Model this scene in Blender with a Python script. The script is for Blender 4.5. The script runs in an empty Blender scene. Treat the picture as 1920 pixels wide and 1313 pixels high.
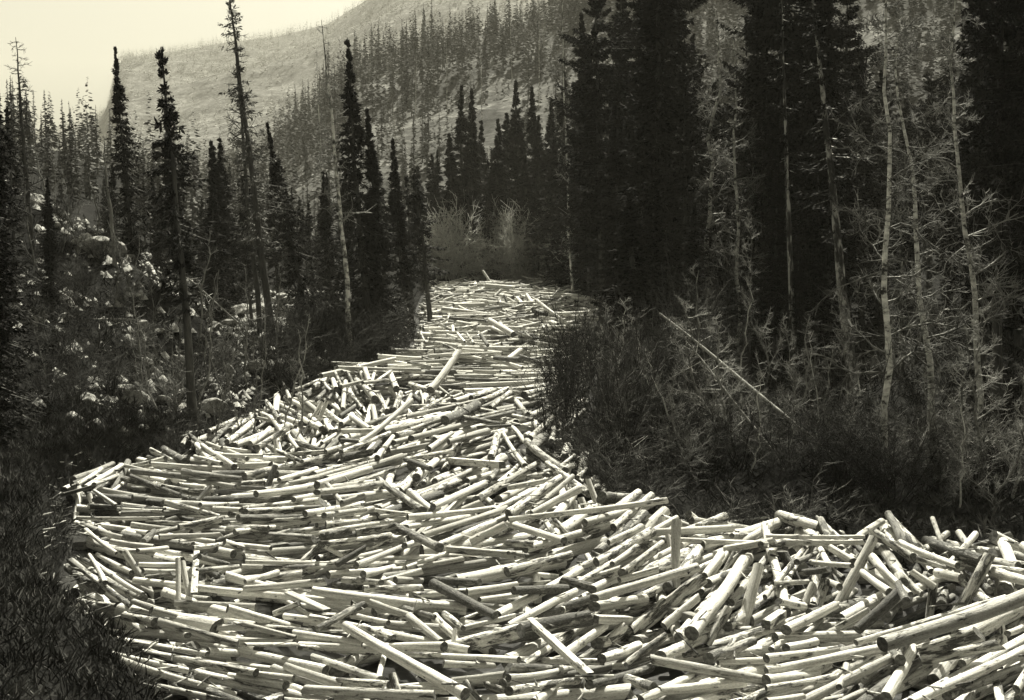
import bpy, math, time
import numpy as np
from mathutils import Vector, Quaternion, Matrix
T0 = time.time()
R = math.radians
col = bpy.context.scene.collection
scene = bpy.context.scene
rng = np.random.default_rng(7)

# ------------------------------------------------------------------ camera, sky, sun, exposure
FPX = 2300.0                      # focal length in pixels of the 1920 x 1313 photograph
CAMH = 8.0
PITCH = math.atan(256 / FPX)
cam_d = bpy.data.cameras.new('camera')
cam = bpy.data.objects.new('camera', cam_d)
col.objects.link(cam)
scene.camera = cam
cam_d.sensor_width = 36.0
cam_d.lens = 36.0 * FPX / 1920.0
cam_d.clip_start = 0.5
cam_d.clip_end = 20000
cam.location = (0, 0, CAMH)
cam.rotation_euler = (math.pi / 2 - PITCH, 0, 0)

SUN_AZ = R(10)                   # measured from straight ahead, negative = left
SUN_EL = R(49)
world = bpy.data.worlds.new('World')
scene.world = world
world.use_nodes = True
wn = world.node_tree.nodes
wl = world.node_tree.links
for n in list(wn):
    wn.remove(n)
sky = wn.new('ShaderNodeTexSky')
sky.sky_type = 'NISHITA'
sky.sun_disc = False
sky.sun_elevation = SUN_EL
sky.sun_rotation = SUN_AZ
sky.dust_density = 7.0
sky.air_density = 1.0
sky.ozone_density = 1.0
bw = wn.new('ShaderNodeRGBToBW')
tint = wn.new('ShaderNodeMixRGB')
tint.blend_type = 'MULTIPLY'
tint.inputs[0].default_value = 1.0
tint.inputs[2].default_value = (1.0, 0.965, 0.79, 1)
bg = wn.new('ShaderNodeBackground')
bg.inputs['Strength'].default_value = 0.0445
wo = wn.new('ShaderNodeOutputWorld')
wl.new(sky.outputs[0], bw.inputs[0])
wl.new(bw.outputs[0], tint.inputs[1])
wl.new(tint.outputs[0], bg.inputs[0])
wl.new(bg.outputs[0], wo.inputs[0])

sun_d = bpy.data.lights.new('sun', 'SUN')
sun_d.energy = 5.0
sun_d.angle = R(0.5)
sun_d.color = (1.0, 0.965, 0.83)
sun = bpy.data.objects.new('sun', sun_d)
col.objects.link(sun)
tosun = Vector((math.sin(SUN_AZ) * math.cos(SUN_EL), math.cos(SUN_AZ) * math.cos(SUN_EL), math.sin(SUN_EL)))
sun.rotation_mode = 'QUATERNION'
sun.rotation_quaternion = tosun.to_track_quat('Z', 'Y')

scene.view_settings.view_transform = 'Standard'
scene.view_settings.look = 'None'
scene.view_settings.gamma = 1
scene.view_settings.exposure = 1.45
scene.view_settings.use_curve_mapping = False
scene.render.engine = 'CYCLES'
scene.cycles.max_bounces = 4
scene.cycles.volume_bounces = 0
scene.cycles.diffuse_bounces = 2

# ------------------------------------------------------------------ helpers
cp, sp_ = math.cos(PITCH), math.sin(PITCH)
CAM = np.array([0, 0, CAMH])

def ray(px, py):
    a = (px - 960) / FPX
    b = (656.5 - py) / FPX
    return np.array([a, cp + b * sp_, -sp_ + b * cp])

def gp(px, py, z=0.0):
    """point where the ray through a pixel meets the level z"""
    d = ray(px, py)
    t = (z - CAMH) / min(d[2], -1e-4)
    return CAM + d * t

def ap(px, py, Y):
    d = ray(px, py)
    return CAM + d * (Y / d[1])

def proj(p):
    v = np.asarray(p) - CAM
    f = v[1] * cp - v[2] * sp_
    u = v[1] * sp_ + v[2] * cp
    return 960 + FPX * v[0] / f, 656.5 - FPX * u / f, f

def props(o, label=None, cat=None, group=None, kind=None):
    if label: o['label'] = label
    if cat: o['category'] = cat
    if group: o['group'] = group
    if kind: o['kind'] = kind
    return o

def mk_mesh(name, V, Fs, mats=(), smooth=False, matidx=None, attrs=None):
    me = bpy.data.meshes.new(name)
    V = np.asarray(V, dtype=np.float32)
    Fs = [np.asarray(f, dtype=np.int32) for f in Fs if len(f)]
    me.vertices.add(len(V))
    me.vertices.foreach_set('co', V.ravel())
    nl = sum(f.size for f in Fs)
    nf = sum(len(f) for f in Fs)
    me.loops.add(nl)
    me.loops.foreach_set('vertex_index', np.concatenate([f.ravel() for f in Fs]))
    me.polygons.add(nf)
    tot = np.concatenate([np.full(len(f), f.shape[1], dtype=np.int32) for f in Fs])
    st = np.concatenate([[0], np.cumsum(tot)[:-1]]).astype(np.int32)
    me.polygons.foreach_set('loop_start', st)
    me.polygons.foreach_set('loop_total', tot)
    if smooth:
        me.polygons.foreach_set('use_smooth', np.ones(nf, dtype=bool))
    for m in mats:
        me.materials.append(m)
    if matidx is not None:
        me.polygons.foreach_set('material_index', np.asarray(matidx, dtype=np.int32))
    if attrs:
        for k, (typ, arr) in attrs.items():
            a = me.attributes.new(k, typ, 'POINT')
            if typ == 'FLOAT_VECTOR':
                a.data.foreach_set('vector', np.asarray(arr, dtype=np.float32).ravel())
            else:
                a.data.foreach_set('value', np.asarray(arr, dtype=np.float32).ravel())
    me.update(calc_edges=True)
    return me

def add(name, me, parent=None):
    o = bpy.data.objects.new(name, me)
    col.objects.link(o)
    if parent is not None:
        o.parent = parent
    return o

def sstep(a, b, x):
    t = np.clip((x - a) / (b - a), 0, 1)
    return t * t * (3 - 2 * t)

_tab = np.random.default_rng(3).random((256, 256))
def vnoise(x, y):
    xi = np.floor(x).astype(int); yi = np.floor(y).astype(int)
    fx = x - xi; fy = y - yi
    fx = fx * fx * (3 - 2 * fx); fy = fy * fy * (3 - 2 * fy)
    a = _tab[xi % 256, yi % 256]; b = _tab[(xi + 1) % 256, yi % 256]
    c = _tab[xi % 256, (yi + 1) % 256]; d = _tab[(xi + 1) % 256, (yi + 1) % 256]
    return (a * (1 - fx) + b * fx) * (1 - fy) + (c * (1 - fx) + d * fx) * fy
def fbm(x, y, o=4):
    s = 0; amp = 1; t = 0
    for i in range(o):
        s = s + amp * (vnoise(x * 2 ** i + 17.3 * i, y * 2 ** i + 5.1 * i) - .5)
        t += amp; amp *= .5
    return s / t * 2

# ------------------------------------------------------------------ materials
def newmat(name):
    m = bpy.data.materials.new(name)
    m.use_nodes = True
    nt = m.node_tree
    b = nt.nodes['Principled BSDF']
    b.inputs['Specular IOR Level'].default_value = 0.02
    b.inputs['Roughness'].default_value = 1.0
    return m, nt, b

def N(nt, typ, **kw):
    n = nt.nodes.new(typ)
    for k, v in kw.items():
        if hasattr(n, k):
            setattr(n, k, v)
        else:
            n.inputs[k].default_value = v
    return n

def grey(v, w=0.0):
    return (v, v * (0.995 - w * .1), v * (0.93 - w * .2), 1)

def ramp(nt, src, stops):
    r = nt.nodes.new('ShaderNodeValToRGB')
    el = r.color_ramp.elements
    while len(el) < len(stops):
        el.new(0.5)
    for e, (p, v) in zip(el, stops):
        e.position = p
        e.color = v if isinstance(v, tuple) else grey(v)
    nt.links.new(src, r.inputs[0])
    return r.outputs[0]

def bump(nt, b, src, dist, strength=1.0):
    n = nt.nodes.new('ShaderNodeBump')
    n.inputs['Distance'].default_value = dist
    n.inputs['Strength'].default_value = strength
    nt.links.new(src, n.inputs['Height'])
    nt.links.new(n.outputs[0], b.inputs['Normal'])

def noise_mat(name, stops, scale, bd=0.02, detail=8, stretch=None, rough=0.9, coord='Object', dist=0.3, randshift=False):
    m, nt, b = newmat(name)
    tc = nt.nodes.new('ShaderNodeTexCoord')
    src = tc.outputs[coord]
    if stretch:
        mp = nt.nodes.new('ShaderNodeMapping')
        mp.inputs['Scale'].default_value = stretch
        nt.links.new(src, mp.inputs[0]); src = mp.outputs[0]
    nz = N(nt, 'ShaderNodeTexNoise', Scale=scale, Detail=detail, Roughness=0.65, Distortion=dist)
    nt.links.new(src, nz.inputs['Vector'])
    f = nz.outputs[0]
    if randshift:
        oi = nt.nodes.new('ShaderNodeObjectInfo')
        mt = N(nt, 'ShaderNodeMath', operation='MULTIPLY_ADD')
        nt.links.new(oi.outputs['Random'], mt.inputs[0]); mt.inputs[1].default_value = .3
        ad = N(nt, 'ShaderNodeMath', operation='ADD'); ad.inputs[1].default_value = -.15
        nt.links.new(f, mt.inputs[2]); nt.links.new(mt.outputs[0], ad.inputs[0]); f = ad.outputs[0]
    nt.links.new(ramp(nt, f, stops), b.inputs['Base Color'])
    b.inputs['Roughness'].default_value = rough
    if bd:
        bump(nt, b, nz.outputs[0], bd)
    return m

def wood_mat():
    m, nt, b = newmat('peeled_wood')
    L = nt.links
    at = N(nt, 'ShaderNodeAttribute', attribute_name='lc')
    to = N(nt, 'ShaderNodeAttribute', attribute_name='tone')
    bk = N(nt, 'ShaderNodeAttribute', attribute_name='bark')
    def noise(scale, sc, det=6, rough=.6, di=0.0):
        mp = nt.nodes.new('ShaderNodeMapping'); mp.inputs['Scale'].default_value = sc
        L.new(at.outputs['Vector'], mp.inputs[0])
        nz = N(nt, 'ShaderNodeTexNoise', Scale=scale, Detail=det, Roughness=rough, Distortion=di)
        L.new(mp.outputs[0], nz.inputs['Vector'])
        return nz.outputs[0]
    grain = noise(1.0, (1.2, 26, 26))
    blot = noise(1.0, (2.2, 9, 9), 7, .7, .4)
    # bark scraps left on the peeled wood
    mp = nt.nodes.new('ShaderNodeMath'); mp.operation = 'ADD'
    L.new(blot, mp.inputs[0]); L.new(bk.outputs['Fac'], mp.inputs[1])
    barkmask = ramp(nt, mp.outputs[0], [(0.66, (0, 0, 0, 1)), (0.72, (1, 1, 1, 1))])
    # knots
    mpp = nt.nodes.new('ShaderNodeMapping'); mpp.inputs['Scale'].default_value = (2.2, 4.5, 4.5)
    L.new(at.outputs['Vector'], mpp.inputs[0])
    vo = N(nt, 'ShaderNodeTexVoronoi', Scale=1.4)
    L.new(mpp.outputs[0], vo.inputs['Vector'])
    knot = ramp(nt, vo.outputs['Distance'], [(0.07, (1, 1, 1, 1)), (0.12, (0, 0, 0, 1))])
    spk = noise(1.0, (22, 60, 60), 4, .7)
    gs = N(nt, 'ShaderNodeMath', operation='MULTIPLY_ADD'); gs.inputs[1].default_value = .55
    L.new(spk, gs.inputs[0])
    gg = N(nt, 'ShaderNodeMath', operation='MULTIPLY_ADD'); gg.inputs[1].default_value = .75; gg.inputs[2].default_value = -.15
    L.new(grain, gg.inputs[0]); L.new(gg.outputs[0], gs.inputs[2]); grain = gs.outputs[0]
    palew = ramp(nt, grain, [(0.28, grey(.17, .3)), (0.43, grey(.5, .1)), (0.62, grey(.78))])
    darkw = ramp(nt, grain, [(0.3, grey(.07)), (0.6, grey(.2)), (.8, grey(.34))])
    mx = N(nt, 'ShaderNodeMixRGB')
    L.new(to.outputs['Fac'], mx.inputs[0]); L.new(darkw, mx.inputs[1]); L.new(palew, mx.inputs[2])
    bn = noise(1.0, (14, 40, 40), 6, .7)
    barkc = ramp(nt, bn, [(0.35, grey(.035)), (0.65, grey(.17))])
    mx2 = N(nt, 'ShaderNodeMixRGB')
    L.new(barkmask, mx2.inputs[0]); L.new(mx.outputs[0], mx2.inputs[1]); L.new(barkc, mx2.inputs[2])
    mx3 = N(nt, 'ShaderNodeMixRGB')
    kk = N(nt, 'ShaderNodeMath', operation='MULTIPLY'); kk.inputs[1].default_value = .8
    L.new(knot, kk.inputs[0]); L.new(kk.outputs[0], mx3.inputs[0])
    L.new(mx2.outputs[0], mx3.inputs[1]); mx3.inputs[2].default_value = grey(.05)
    L.new(mx3.outputs[0], b.inputs['Base Color'])
    hh = N(nt, 'ShaderNodeMath', operation='MULTIPLY_ADD')
    L.new(barkmask, hh.inputs[0]); L.new(bn, hh.inputs[1]); L.new(grain, hh.inputs[2])
    bump(nt, b, hh.outputs[0], 0.02)
    b.inputs['Roughness'].default_value = .8
    b.inputs['Specular IOR Level'].default_value = .12
    return m

def end_mat():
    m, nt, b = newmat('cut_end_grain')
    L = nt.links
    at = N(nt, 'ShaderNodeAttribute', attribute_name='rc')
    ln = N(nt, 'ShaderNodeVectorMath', operation='LENGTH')
    L.new(at.outputs['Vector'], ln.inputs[0])
    nz = N(nt, 'ShaderNodeTexNoise', Scale=14.0, Detail=5.0)
    L.new(at.outputs['Vector'], nz.inputs['Vector'])
    ma = N(nt, 'ShaderNodeMath', operation='MULTIPLY_ADD'); ma.inputs[1].default_value = 330
    nn = N(nt, 'ShaderNodeMath', operation='MULTIPLY'); nn.inputs[1].default_value = 6
    L.new(nz.outputs[0], nn.inputs[0]); L.new(nn.outputs[0], ma.inputs[2]); L.new(ln.outputs['Value'], ma.inputs[0])
    sn = N(nt, 'ShaderNodeMath', operation='SINE'); L.new(ma.outputs[0], sn.inputs[0])
    sm = N(nt, 'ShaderNodeMath', operation='MULTIPLY_ADD'); sm.inputs[1].default_value = .12
    L.new(sn.outputs[0], sm.inputs[0]); L.new(nz.outputs[0], sm.inputs[2])
    L.new(ramp(nt, sm.outputs[0], [(.3, .04), (.7, .2)]), b.inputs['Base Color'])
    bump(nt, b, sm.outputs[0], .01)
    return m

M_WOOD = wood_mat()
M_END = end_mat()
M_GROUND = noise_mat('forest_floor', [(.3, .035), (.5, .09), (.72, .3)], 1.1, .12, 10)
M_NEEDLE = noise_mat('dark_needles', [(.3, .01), (.7, .035)], 1.2, 0, 2, randshift=True)
M_NEEDLE_SP = noise_mat('sparse_needles', [(.3, .07), (.7, .2)], 1.2, 0, 2, randshift=True)
M_BARK = noise_mat('conifer_bark', [(.3, .03), (.7, .13)], 6, .04, 6, stretch=(1, 1, .25))
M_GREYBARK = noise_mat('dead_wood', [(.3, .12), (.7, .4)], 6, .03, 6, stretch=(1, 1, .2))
M_PATCHY = noise_mat('flaking_bark', [(.44, .05), (.5, .12), (.58, .5)], 3.0, .03, 6, stretch=(1, 1, .35))
M_FLECK = noise_mat('flecked_birch_bark', [(.4, .05), (.47, .3), (.56, .8)], 3.0, .01, 8, stretch=(1, 1, 1.2))
M_ASPEN = noise_mat('white_bark', [(.38, .05), (.46, .5), (.62, .85)], 3.0, .01, 6, stretch=(1, 1, 2.2))
M_TWIG = noise_mat('bare_twigs', [(.3, .04), (.7, .2)], 3, 0, 2, randshift=True)
M_TWIG_PALE = noise_mat('pale_twigs', [(.3, .4), (.7, .75)], 3, 0, 2, randshift=True)
M_TWIG_MID = noise_mat('grey_twigs', [(.3, .07), (.7, .31)], 3, 0, 2, randshift=True)
M_TWIG_DARK = noise_mat('dark_twigs', [(.3, .015), (.7, .06)], 3, 0, 2, randshift=True)
M_ROCK = noise_mat('pale_rock', [(.35, .07), (.5, .26), (.7, .5)], 2.2, .08, 10)
M_GRASS = noise_mat('dry_grass', [(.35, .02), (.55, .055), (.75, .2)], .8, 0, 3)
M_BRUSH = noise_mat('undergrowth', [(.45, .025), (.6, .06), (.75, .2)], .5, 0, 3)
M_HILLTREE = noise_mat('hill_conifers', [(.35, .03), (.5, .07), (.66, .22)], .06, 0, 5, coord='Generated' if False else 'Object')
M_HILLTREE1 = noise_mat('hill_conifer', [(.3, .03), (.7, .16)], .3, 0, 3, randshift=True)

def water_mat():
    m, nt, b = newmat('dark_water')
    b.inputs['Base Color'].default_value = grey(.012)
    b.inputs['Roughness'].default_value = .25
    b.inputs['Specular IOR Level'].default_value = .4
    tc = nt.nodes.new('ShaderNodeTexCoord')
    nz = N(nt, 'ShaderNodeTexNoise', Scale=3.0, Detail=3.0)
    nt.links.new(tc.outputs['Object'], nz.inputs['Vector'])
    bump(nt, b, nz.outputs[0], .02)
    return m
M_WATER = water_mat()

# ------------------------------------------------------------------ terrain
LEFT = [(420, 1480), (340, 1313), (235, 1240), (150, 1160), (125, 1110), (155, 1040), (160, 990), (120, 935), (240, 880), (380, 830), (495, 785),
        (505, 772), (600, 738), (725, 712), (762, 672), (790, 632), (785, 590), (800, 552), (805, 541)]
RIGHT = [(2400, 1150), (1920, 1098), (1640, 1042), (1300, 1012), (1180, 984), (1110, 936), (1085, 880), (1092, 800), (1102, 740), (1110, 690), (1120, 650),
         (1140, 600), (1155, 570), (1165, 540)]
lp = sorted([(gp(a, b)[1], gp(a, b)[0]) for a, b in LEFT])
rp = sorted([(gp(a, b)[1], gp(a, b)[0]) for a, b in RIGHT])
LY, LX = [p[0] for p in lp], [p[1] for p in lp]
RY, RX = [p[0] for p in rp], [p[1] for p in rp]
def xl(y): return np.interp(y, LY, LX)
def xr(y): return np.interp(y, RY, RX)
YEND = 134.0

RIDB = ([-400, 0, 250, 400, 480, 560, 620, 660, 800, 900, 1000, 1100, 1300, 1920, 3000],
        [330, 345, 350, 330, 300, 240, 175, 138, 100, 72, 42, 0, -120, -300, -500])
RIDA = ([-600, 0, 60, 160, 212, 238, 330, 430, 530, 620, 680, 760, 900, 1300, 3000],
        [330, 290, 262, 240, 215, 114, 104, 88, 76, 55, 20, -30, -60, -80, -100])

def ground(x, y):
    x = np.asarray(x, float); y = np.asarray(y, float)
    yy = np.clip(y, 14, 400)
    dl = xl(yy) - x
    dr = x - xr(yy)
    wl_ = np.interp(yy, [18, 30, 42, 60, 80, 130], [1.0, 1.1, .7, .6, .9, .6])
    b0 = np.interp(yy, [18, 30, 42, 60, 80, 130], [.5, 1.0, 2.5, 5, 15, 14])
    s0 = np.interp(yy, [18, 30, 42, 60, 80, 130], [.45, .42, .45, .55, .42, .3])
    left = (wl_ + .6) * sstep(0, 1.1, dl) + np.where(dl > 0, .07 * dl, 0) + s0 * np.clip(dl - b0, 0, 60) * sstep(0, 6, dl - b0)
    bh = np.interp(yy, [20, 30, 45, 130], [.55, .55, .6, .6])
    right = (bh + .6) * sstep(-.1, 1.6, dr) + .02 * np.clip(dr, 0, 40) + .32 * np.clip(dr - 26, 0, 200)
    endr = 1.4 * sstep(YEND, YEND + 3, y)
    base = -.6 + np.maximum(np.maximum(left, right), endr)
    outside = np.maximum(np.maximum(dl, dr), y - YEND)
    base = base + fbm(x * .35, y * .35, 4) * .35 * sstep(.2, 3, outside) + fbm(x * .06, y * .06, 3) * 1.2 * sstep(4, 20, outside)
    base = np.minimum(base, 40)
    ys = np.maximum(y, 1)
    u = np.clip(960 + FPX * x / ys, -400, 3000)
    zb = CAMH + (400 - np.interp(u, *RIDB)) / FPX * 480
    t = np.clip((y - 150) / 330, 0, 1)
    g = base * (1 - sstep(0, .5, t)) + sstep(0, .12, t) * (zb * (t ** 1.15) + fbm(x * .02, y * .02, 5) * 9 * np.sin(math.pi * np.clip(t, 0, 1)) ** .7)
    # behind the ridge, then the far mountain
    za = CAMH + (400 - np.interp(u, *RIDA)) / FPX * 2300
    t2 = np.clip((y - 560) / 1740, 0, 1)
    drop = zb * (1 - .45 * sstep(480, 600, y))
    far = drop * (1 - t2) + za * t2 + fbm(x * .006, y * .006, 5) * 34 * np.sin(math.pi * t2) ** .8
    g = np.where(y > 480, far, g)
    t3 = np.clip((y - 2300) / 2200, 0, 1)
    g = np.where(y > 2300, za * (1 - .8 * t3), g)
    return g
def g1(x, y): return float(ground(np.array([x]), np.array([y]))[0])

ys = np.concatenate([np.linspace(-30, 12, 12), np.arange(13, 60, .5), np.arange(60, 150, 1.2), np.geomspace(151, 4500, 190)])
us = np.linspace(-1.0, 1.0, 321)
us = np.sign(us) * np.abs(us) ** 1.25
YY, UU = np.meshgrid(ys, us, indexing='ij')
XX = UU * (np.maximum(YY, 14) * .95 + 14)
ZZ = ground(XX, YY)
nv, nu = YY.shape
idx = np.arange(nv * nu).reshape(nv, nu)
F = np.stack([idx[:-1, :-1], idx[:-1, 1:], idx[1:, 1:], idx[1:, :-1]], -1).reshape(-1, 4)
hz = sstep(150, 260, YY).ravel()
rocky = np.clip(sstep(.0, .25, fbm(XX * .025 + 9, YY * .012 + 4, 4)).ravel() * .9 + .75 * sstep(560, 900, YY).ravel(), 0, 1)  # rock patches, plus a far paleness that paints mist into the mountain
gravel = np.clip(1.5 * np.exp(-((XX + 14.5) / 4.5) ** 2 - ((YY - 80) / 12) ** 2) + fbm(XX * .5, YY * .4, 3) * .5 - .25, 0, 1).ravel() * (YY.ravel() > 55) * (YY.ravel() < 110)

def ground_mat():
    m, nt, b = newmat('ground_soil')
    L = nt.links
    geo = nt.nodes.new('ShaderNodeTexCoord')
    far = N(nt, 'ShaderNodeAttribute', attribute_name='far')
    rk = N(nt, 'ShaderNodeAttribute', attribute_name='rock')  # rock patches and the painted mist of the far mountain
    n1 = N(nt, 'ShaderNodeTexNoise', Scale=1.3, Detail=10.0, Roughness=.7)
    n2 = N(nt, 'ShaderNodeTexNoise', Scale=.05, Detail=12.0, Roughness=.75)
    L.new(geo.outputs['Object'], n1.inputs['Vector']); L.new(geo.outputs['Object'], n2.inputs['Vector'])
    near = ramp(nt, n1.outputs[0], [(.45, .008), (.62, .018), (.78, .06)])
    n3 = N(nt, 'ShaderNodeTexNoise', Scale=.33, Detail=10.0, Roughness=.75)
    L.new(geo.outputs['Object'], n3.inputs['Vector'])
    mm = N(nt, 'ShaderNodeMath', operation='MULTIPLY_ADD'); mm.inputs[1].default_value = .5
    L.new(n3.outputs[0], mm.inputs[0])
    mh2 = N(nt, 'ShaderNodeMath', operation='MULTIPLY'); mh2.inputs[1].default_value = .5
    L.new(n2.outputs[0], mh2.inputs[0]); L.new(mh2.outputs[0], mm.inputs[2])
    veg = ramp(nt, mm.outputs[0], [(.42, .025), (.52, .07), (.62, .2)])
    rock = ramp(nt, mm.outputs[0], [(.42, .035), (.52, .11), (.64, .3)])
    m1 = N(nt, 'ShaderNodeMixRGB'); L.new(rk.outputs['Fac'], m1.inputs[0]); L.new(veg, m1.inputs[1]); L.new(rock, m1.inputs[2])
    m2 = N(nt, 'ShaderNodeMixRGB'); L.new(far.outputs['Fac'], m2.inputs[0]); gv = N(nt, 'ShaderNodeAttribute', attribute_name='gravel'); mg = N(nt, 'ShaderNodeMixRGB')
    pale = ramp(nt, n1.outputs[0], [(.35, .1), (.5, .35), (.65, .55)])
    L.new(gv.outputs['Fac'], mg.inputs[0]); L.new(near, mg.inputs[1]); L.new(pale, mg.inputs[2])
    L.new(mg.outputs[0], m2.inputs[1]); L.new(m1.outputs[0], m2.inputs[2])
    L.new(m2.outputs[0], b.inputs['Base Color'])
    bump(nt, b, n1.outputs[0], .15)
    return m
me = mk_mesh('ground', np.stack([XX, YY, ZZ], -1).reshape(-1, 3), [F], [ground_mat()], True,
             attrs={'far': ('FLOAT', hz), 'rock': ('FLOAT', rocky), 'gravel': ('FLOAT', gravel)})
props(add('ground', me), kind='structure')

# river water under the jam
wy = np.concatenate([np.arange(-20, 140, 4.0)])
V = []; 
for y in wy:
    a, b_ = (float(xl(max(y, 14))) - 1.5, float(xr(max(y, 14))) + 1.5)
    V += [(a, y, -.05), (b_, y, -.05)]
Fw = [(2 * i, 2 * i + 1, 2 * i + 3, 2 * i + 2) for i in range(len(wy) - 1)]
props(add('river_water', mk_mesh('river_water', V, [Fw], [M_WATER])), kind='structure')

# ------------------------------------------------------------------ the log jam
CELL = .06
HX0, HX1, HY0, HY1 = -16.0, 17.0, 12.0, 140.0
nx, ny = int((HX1 - HX0) / CELL), int((HY1 - HY0) / CELL)
gx = HX0 + (np.arange(nx) + .5) * CELL
gy = HY0 + (np.arange(ny) + .5) * CELL
GX, GY = np.meshgrid(gx, gy, indexing='ij')
def blob(cx, cy, sx, sy, h): return h * np.exp(-((GX - cx) / sx) ** 2 - ((GY - cy) / sy) ** 2)
HM = np.full((nx, ny), -.10)
HM += blob(8.5, 25.2, 4.5, 3.0, .6) + blob(3.2, 28, 2.2, 3.5, .45) + blob(3, 33.5, 2.0, 1.8, .5)
HM += blob(9.5, 125, 5.0, 8, 3.0) + blob(-3, 118, 3.0, 6, .8) + blob(-6.3, 53, 1.9, 4.0, .9) + blob(-1.5, 60, 3, 6, .12) + blob(4, 88, 3, 8, .35)
HM += blob(-2, 42, 5, 5, .2)
INR = (GX > xl(GY) - .2) & (GX < xr(GY) + .2) & (GY < YEND)
bank = ground(GX[:, ::4], GY[:, ::4]); bank = np.repeat(bank, 4, axis=1)[:, :ny]
HM = np.where(INR, HM, np.maximum(HM, bank))

def hidx(x, y):
    return (np.clip(((x - HX0) / CELL).astype(int), 0, nx - 1), np.clip(((y - HY0) / CELL).astype(int), 0, ny - 1))

def rest(ax, ay, bx, by, r):
    """heights of both axis ends of a log dropped over the segment a-b"""
    Lh = math.hypot(bx - ax, by - ay)
    n = max(6, int(Lh / .15))
    t = np.linspace(0, 1, n)
    px = ax + (bx - ax) * t; py = ay + (by - ay) * t
    nxv, nyv = -(by - ay) / Lh, (bx - ax) / Lh
    h = None
    for k, add_ in ((0, 1.0), (-.62, .78), (.62, .78)):
        i, j = hidx(px + nxv * r * k, py + nyv * r * k)
        hk = HM[i, j] + r * add_
        h = hk if h is None else np.maximum(h, hk)
    # two supports, one on each side of the middle
    mid = .5
    li = t <= mid; ri = ~li
    tl, hl = t[li], h[li]; tr, hr = t[ri], h[ri]
    # edge of upper hull across the middle: max over slopes
    s = (hr[None, :] - hl[:, None]) / (tr[None, :] - tl[:, None])
    zmid = hl[:, None] + s * (mid - tl[:, None])
    k = np.argmax(zmid)
    a, b = np.unravel_index(k, zmid.shape)
    sl = float(np.clip(s[a, b], -.5 * Lh, .5 * Lh)); zm = float(zmid[a, b])
    return zm - sl * .5, zm + sl * .5

def commit(p, q, r):
    Lh = math.hypot(q[0] - p[0], q[1] - p[1])
    n = max(3, int(Lh / (CELL * .8)))
    m = max(3, int(2 * r / (CELL * .8)))
    t = np.linspace(0, 1, n)[:, None]; k = np.linspace(-1, 1, m)[None, :]
    if Lh < 1e-3: return
    nxv, nyv = -(q[1] - p[1]) / Lh, (q[0] - p[0]) / Lh
    X = p[0] + (q[0] - p[0]) * t + nxv * r * k
    Y = p[1] + (q[1] - p[1]) * t + nyv * r * k
    Z = p[2] + (q[2] - p[2]) * t + r * np.sqrt(np.maximum(0, 1 - k * k)) + 0 * X
    i, j = hidx(X, Y)
    np.maximum.at(HM, (i.ravel(), j.ravel()), Z.ravel())

# logs read off the photograph, each in the pixels of one enlarged quarter:
# x1, y1, x2, y2, thickness, tone (p pale, g grey, d dark, b bark), flag (. lying, U raised, S squared, K plank)
CA = """345 740 525 950 34 p.;455 760 650 785 28 g.;470 590 730 785 34 p.;545 500 735 600 30 p.;520 540 800 720 34 g.;500 500 590 655 28 p.
480 360 650 490 20 p.;460 330 690 405 36 g.;640 345 830 380 30 p.;860 380 1010 345 34 g.;1000 345 1235 300 44 p.;800 430 860 370 40 b.
935 210 1230 290 40 p.;1090 220 1175 120 26 dU;500 165 530 265 26 pU;545 190 575 275 20 pU;525 140 650 225 24 p.;620 150 700 85 16 p.
345 165 510 120 18 d.;525 105 690 40 24 g.;620 425 860 460 36 g.;770 475 935 460 26 g.;990 445 1080 440 30 b.;1080 460 1270 440 30 p.
1255 430 1432 485 40 p.;765 552 985 555 22 p.;800 590 985 590 24 g.;820 625 970 605 22 d.;1115 510 1280 555 30 d.;1100 590 1330 565 26 g.
950 735 1170 750 40 g.;980 770 1432 795 46 g.;1200 710 1432 745 26 p.;520 805 640 835 36 g.;695 840 875 880 56 p.;740 760 920 820 40 g.
845 810 1200 900 44 g.;1210 905 1432 908 34 g.;900 880 1330 1000 50 g.;510 912 880 965 40 p.;520 950 1160 1055 38 p.;920 915 1050 950 34 g.
815 920 920 850 40 b.;1240 865 1432 890 34 p.;800 1045 1432 1160 48 p.;620 1050 1050 1150 26 p.;670 1090 1320 1285 40 p.;840 1225 1150 1295 38 g.
1165 1040 1432 1055 42 p.;1290 1180 1600 1230 50 p.;1030 1120 1140 1170 30 gK;550 715 600 770 34 p.;460 850 485 800 34 pU;
660 245 910 255 20 p.;670 270 880 272 20 p.;430 292 920 295 18 g.;740 180 930 200 38 d.;820 110 940 120 28 g.;745 130 830 140 34 b.
840 80 910 120 30 p.;1020 40 1350 80 48 b.;740 30 1050 60 34 d.;1000 105 1190 120 20 p.;1060 140 1200 140 16 p.;1150 240 1350 250 30 p.
1280 270 1450 265 34 p.;1120 220 1330 212 24 p.;1270 350 1500 355 40 p.;1210 425 1345 370 28 b.;890 400 1240 385 30 g.;1250 315 1390 305 30 d.
1110 660 1200 720 30 d.;700 485 895 790 36 gU;995 520 1000 700 28 pU;1020 540 1050 715 34 pU;1100 480 1085 715 34 gK"""
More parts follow.
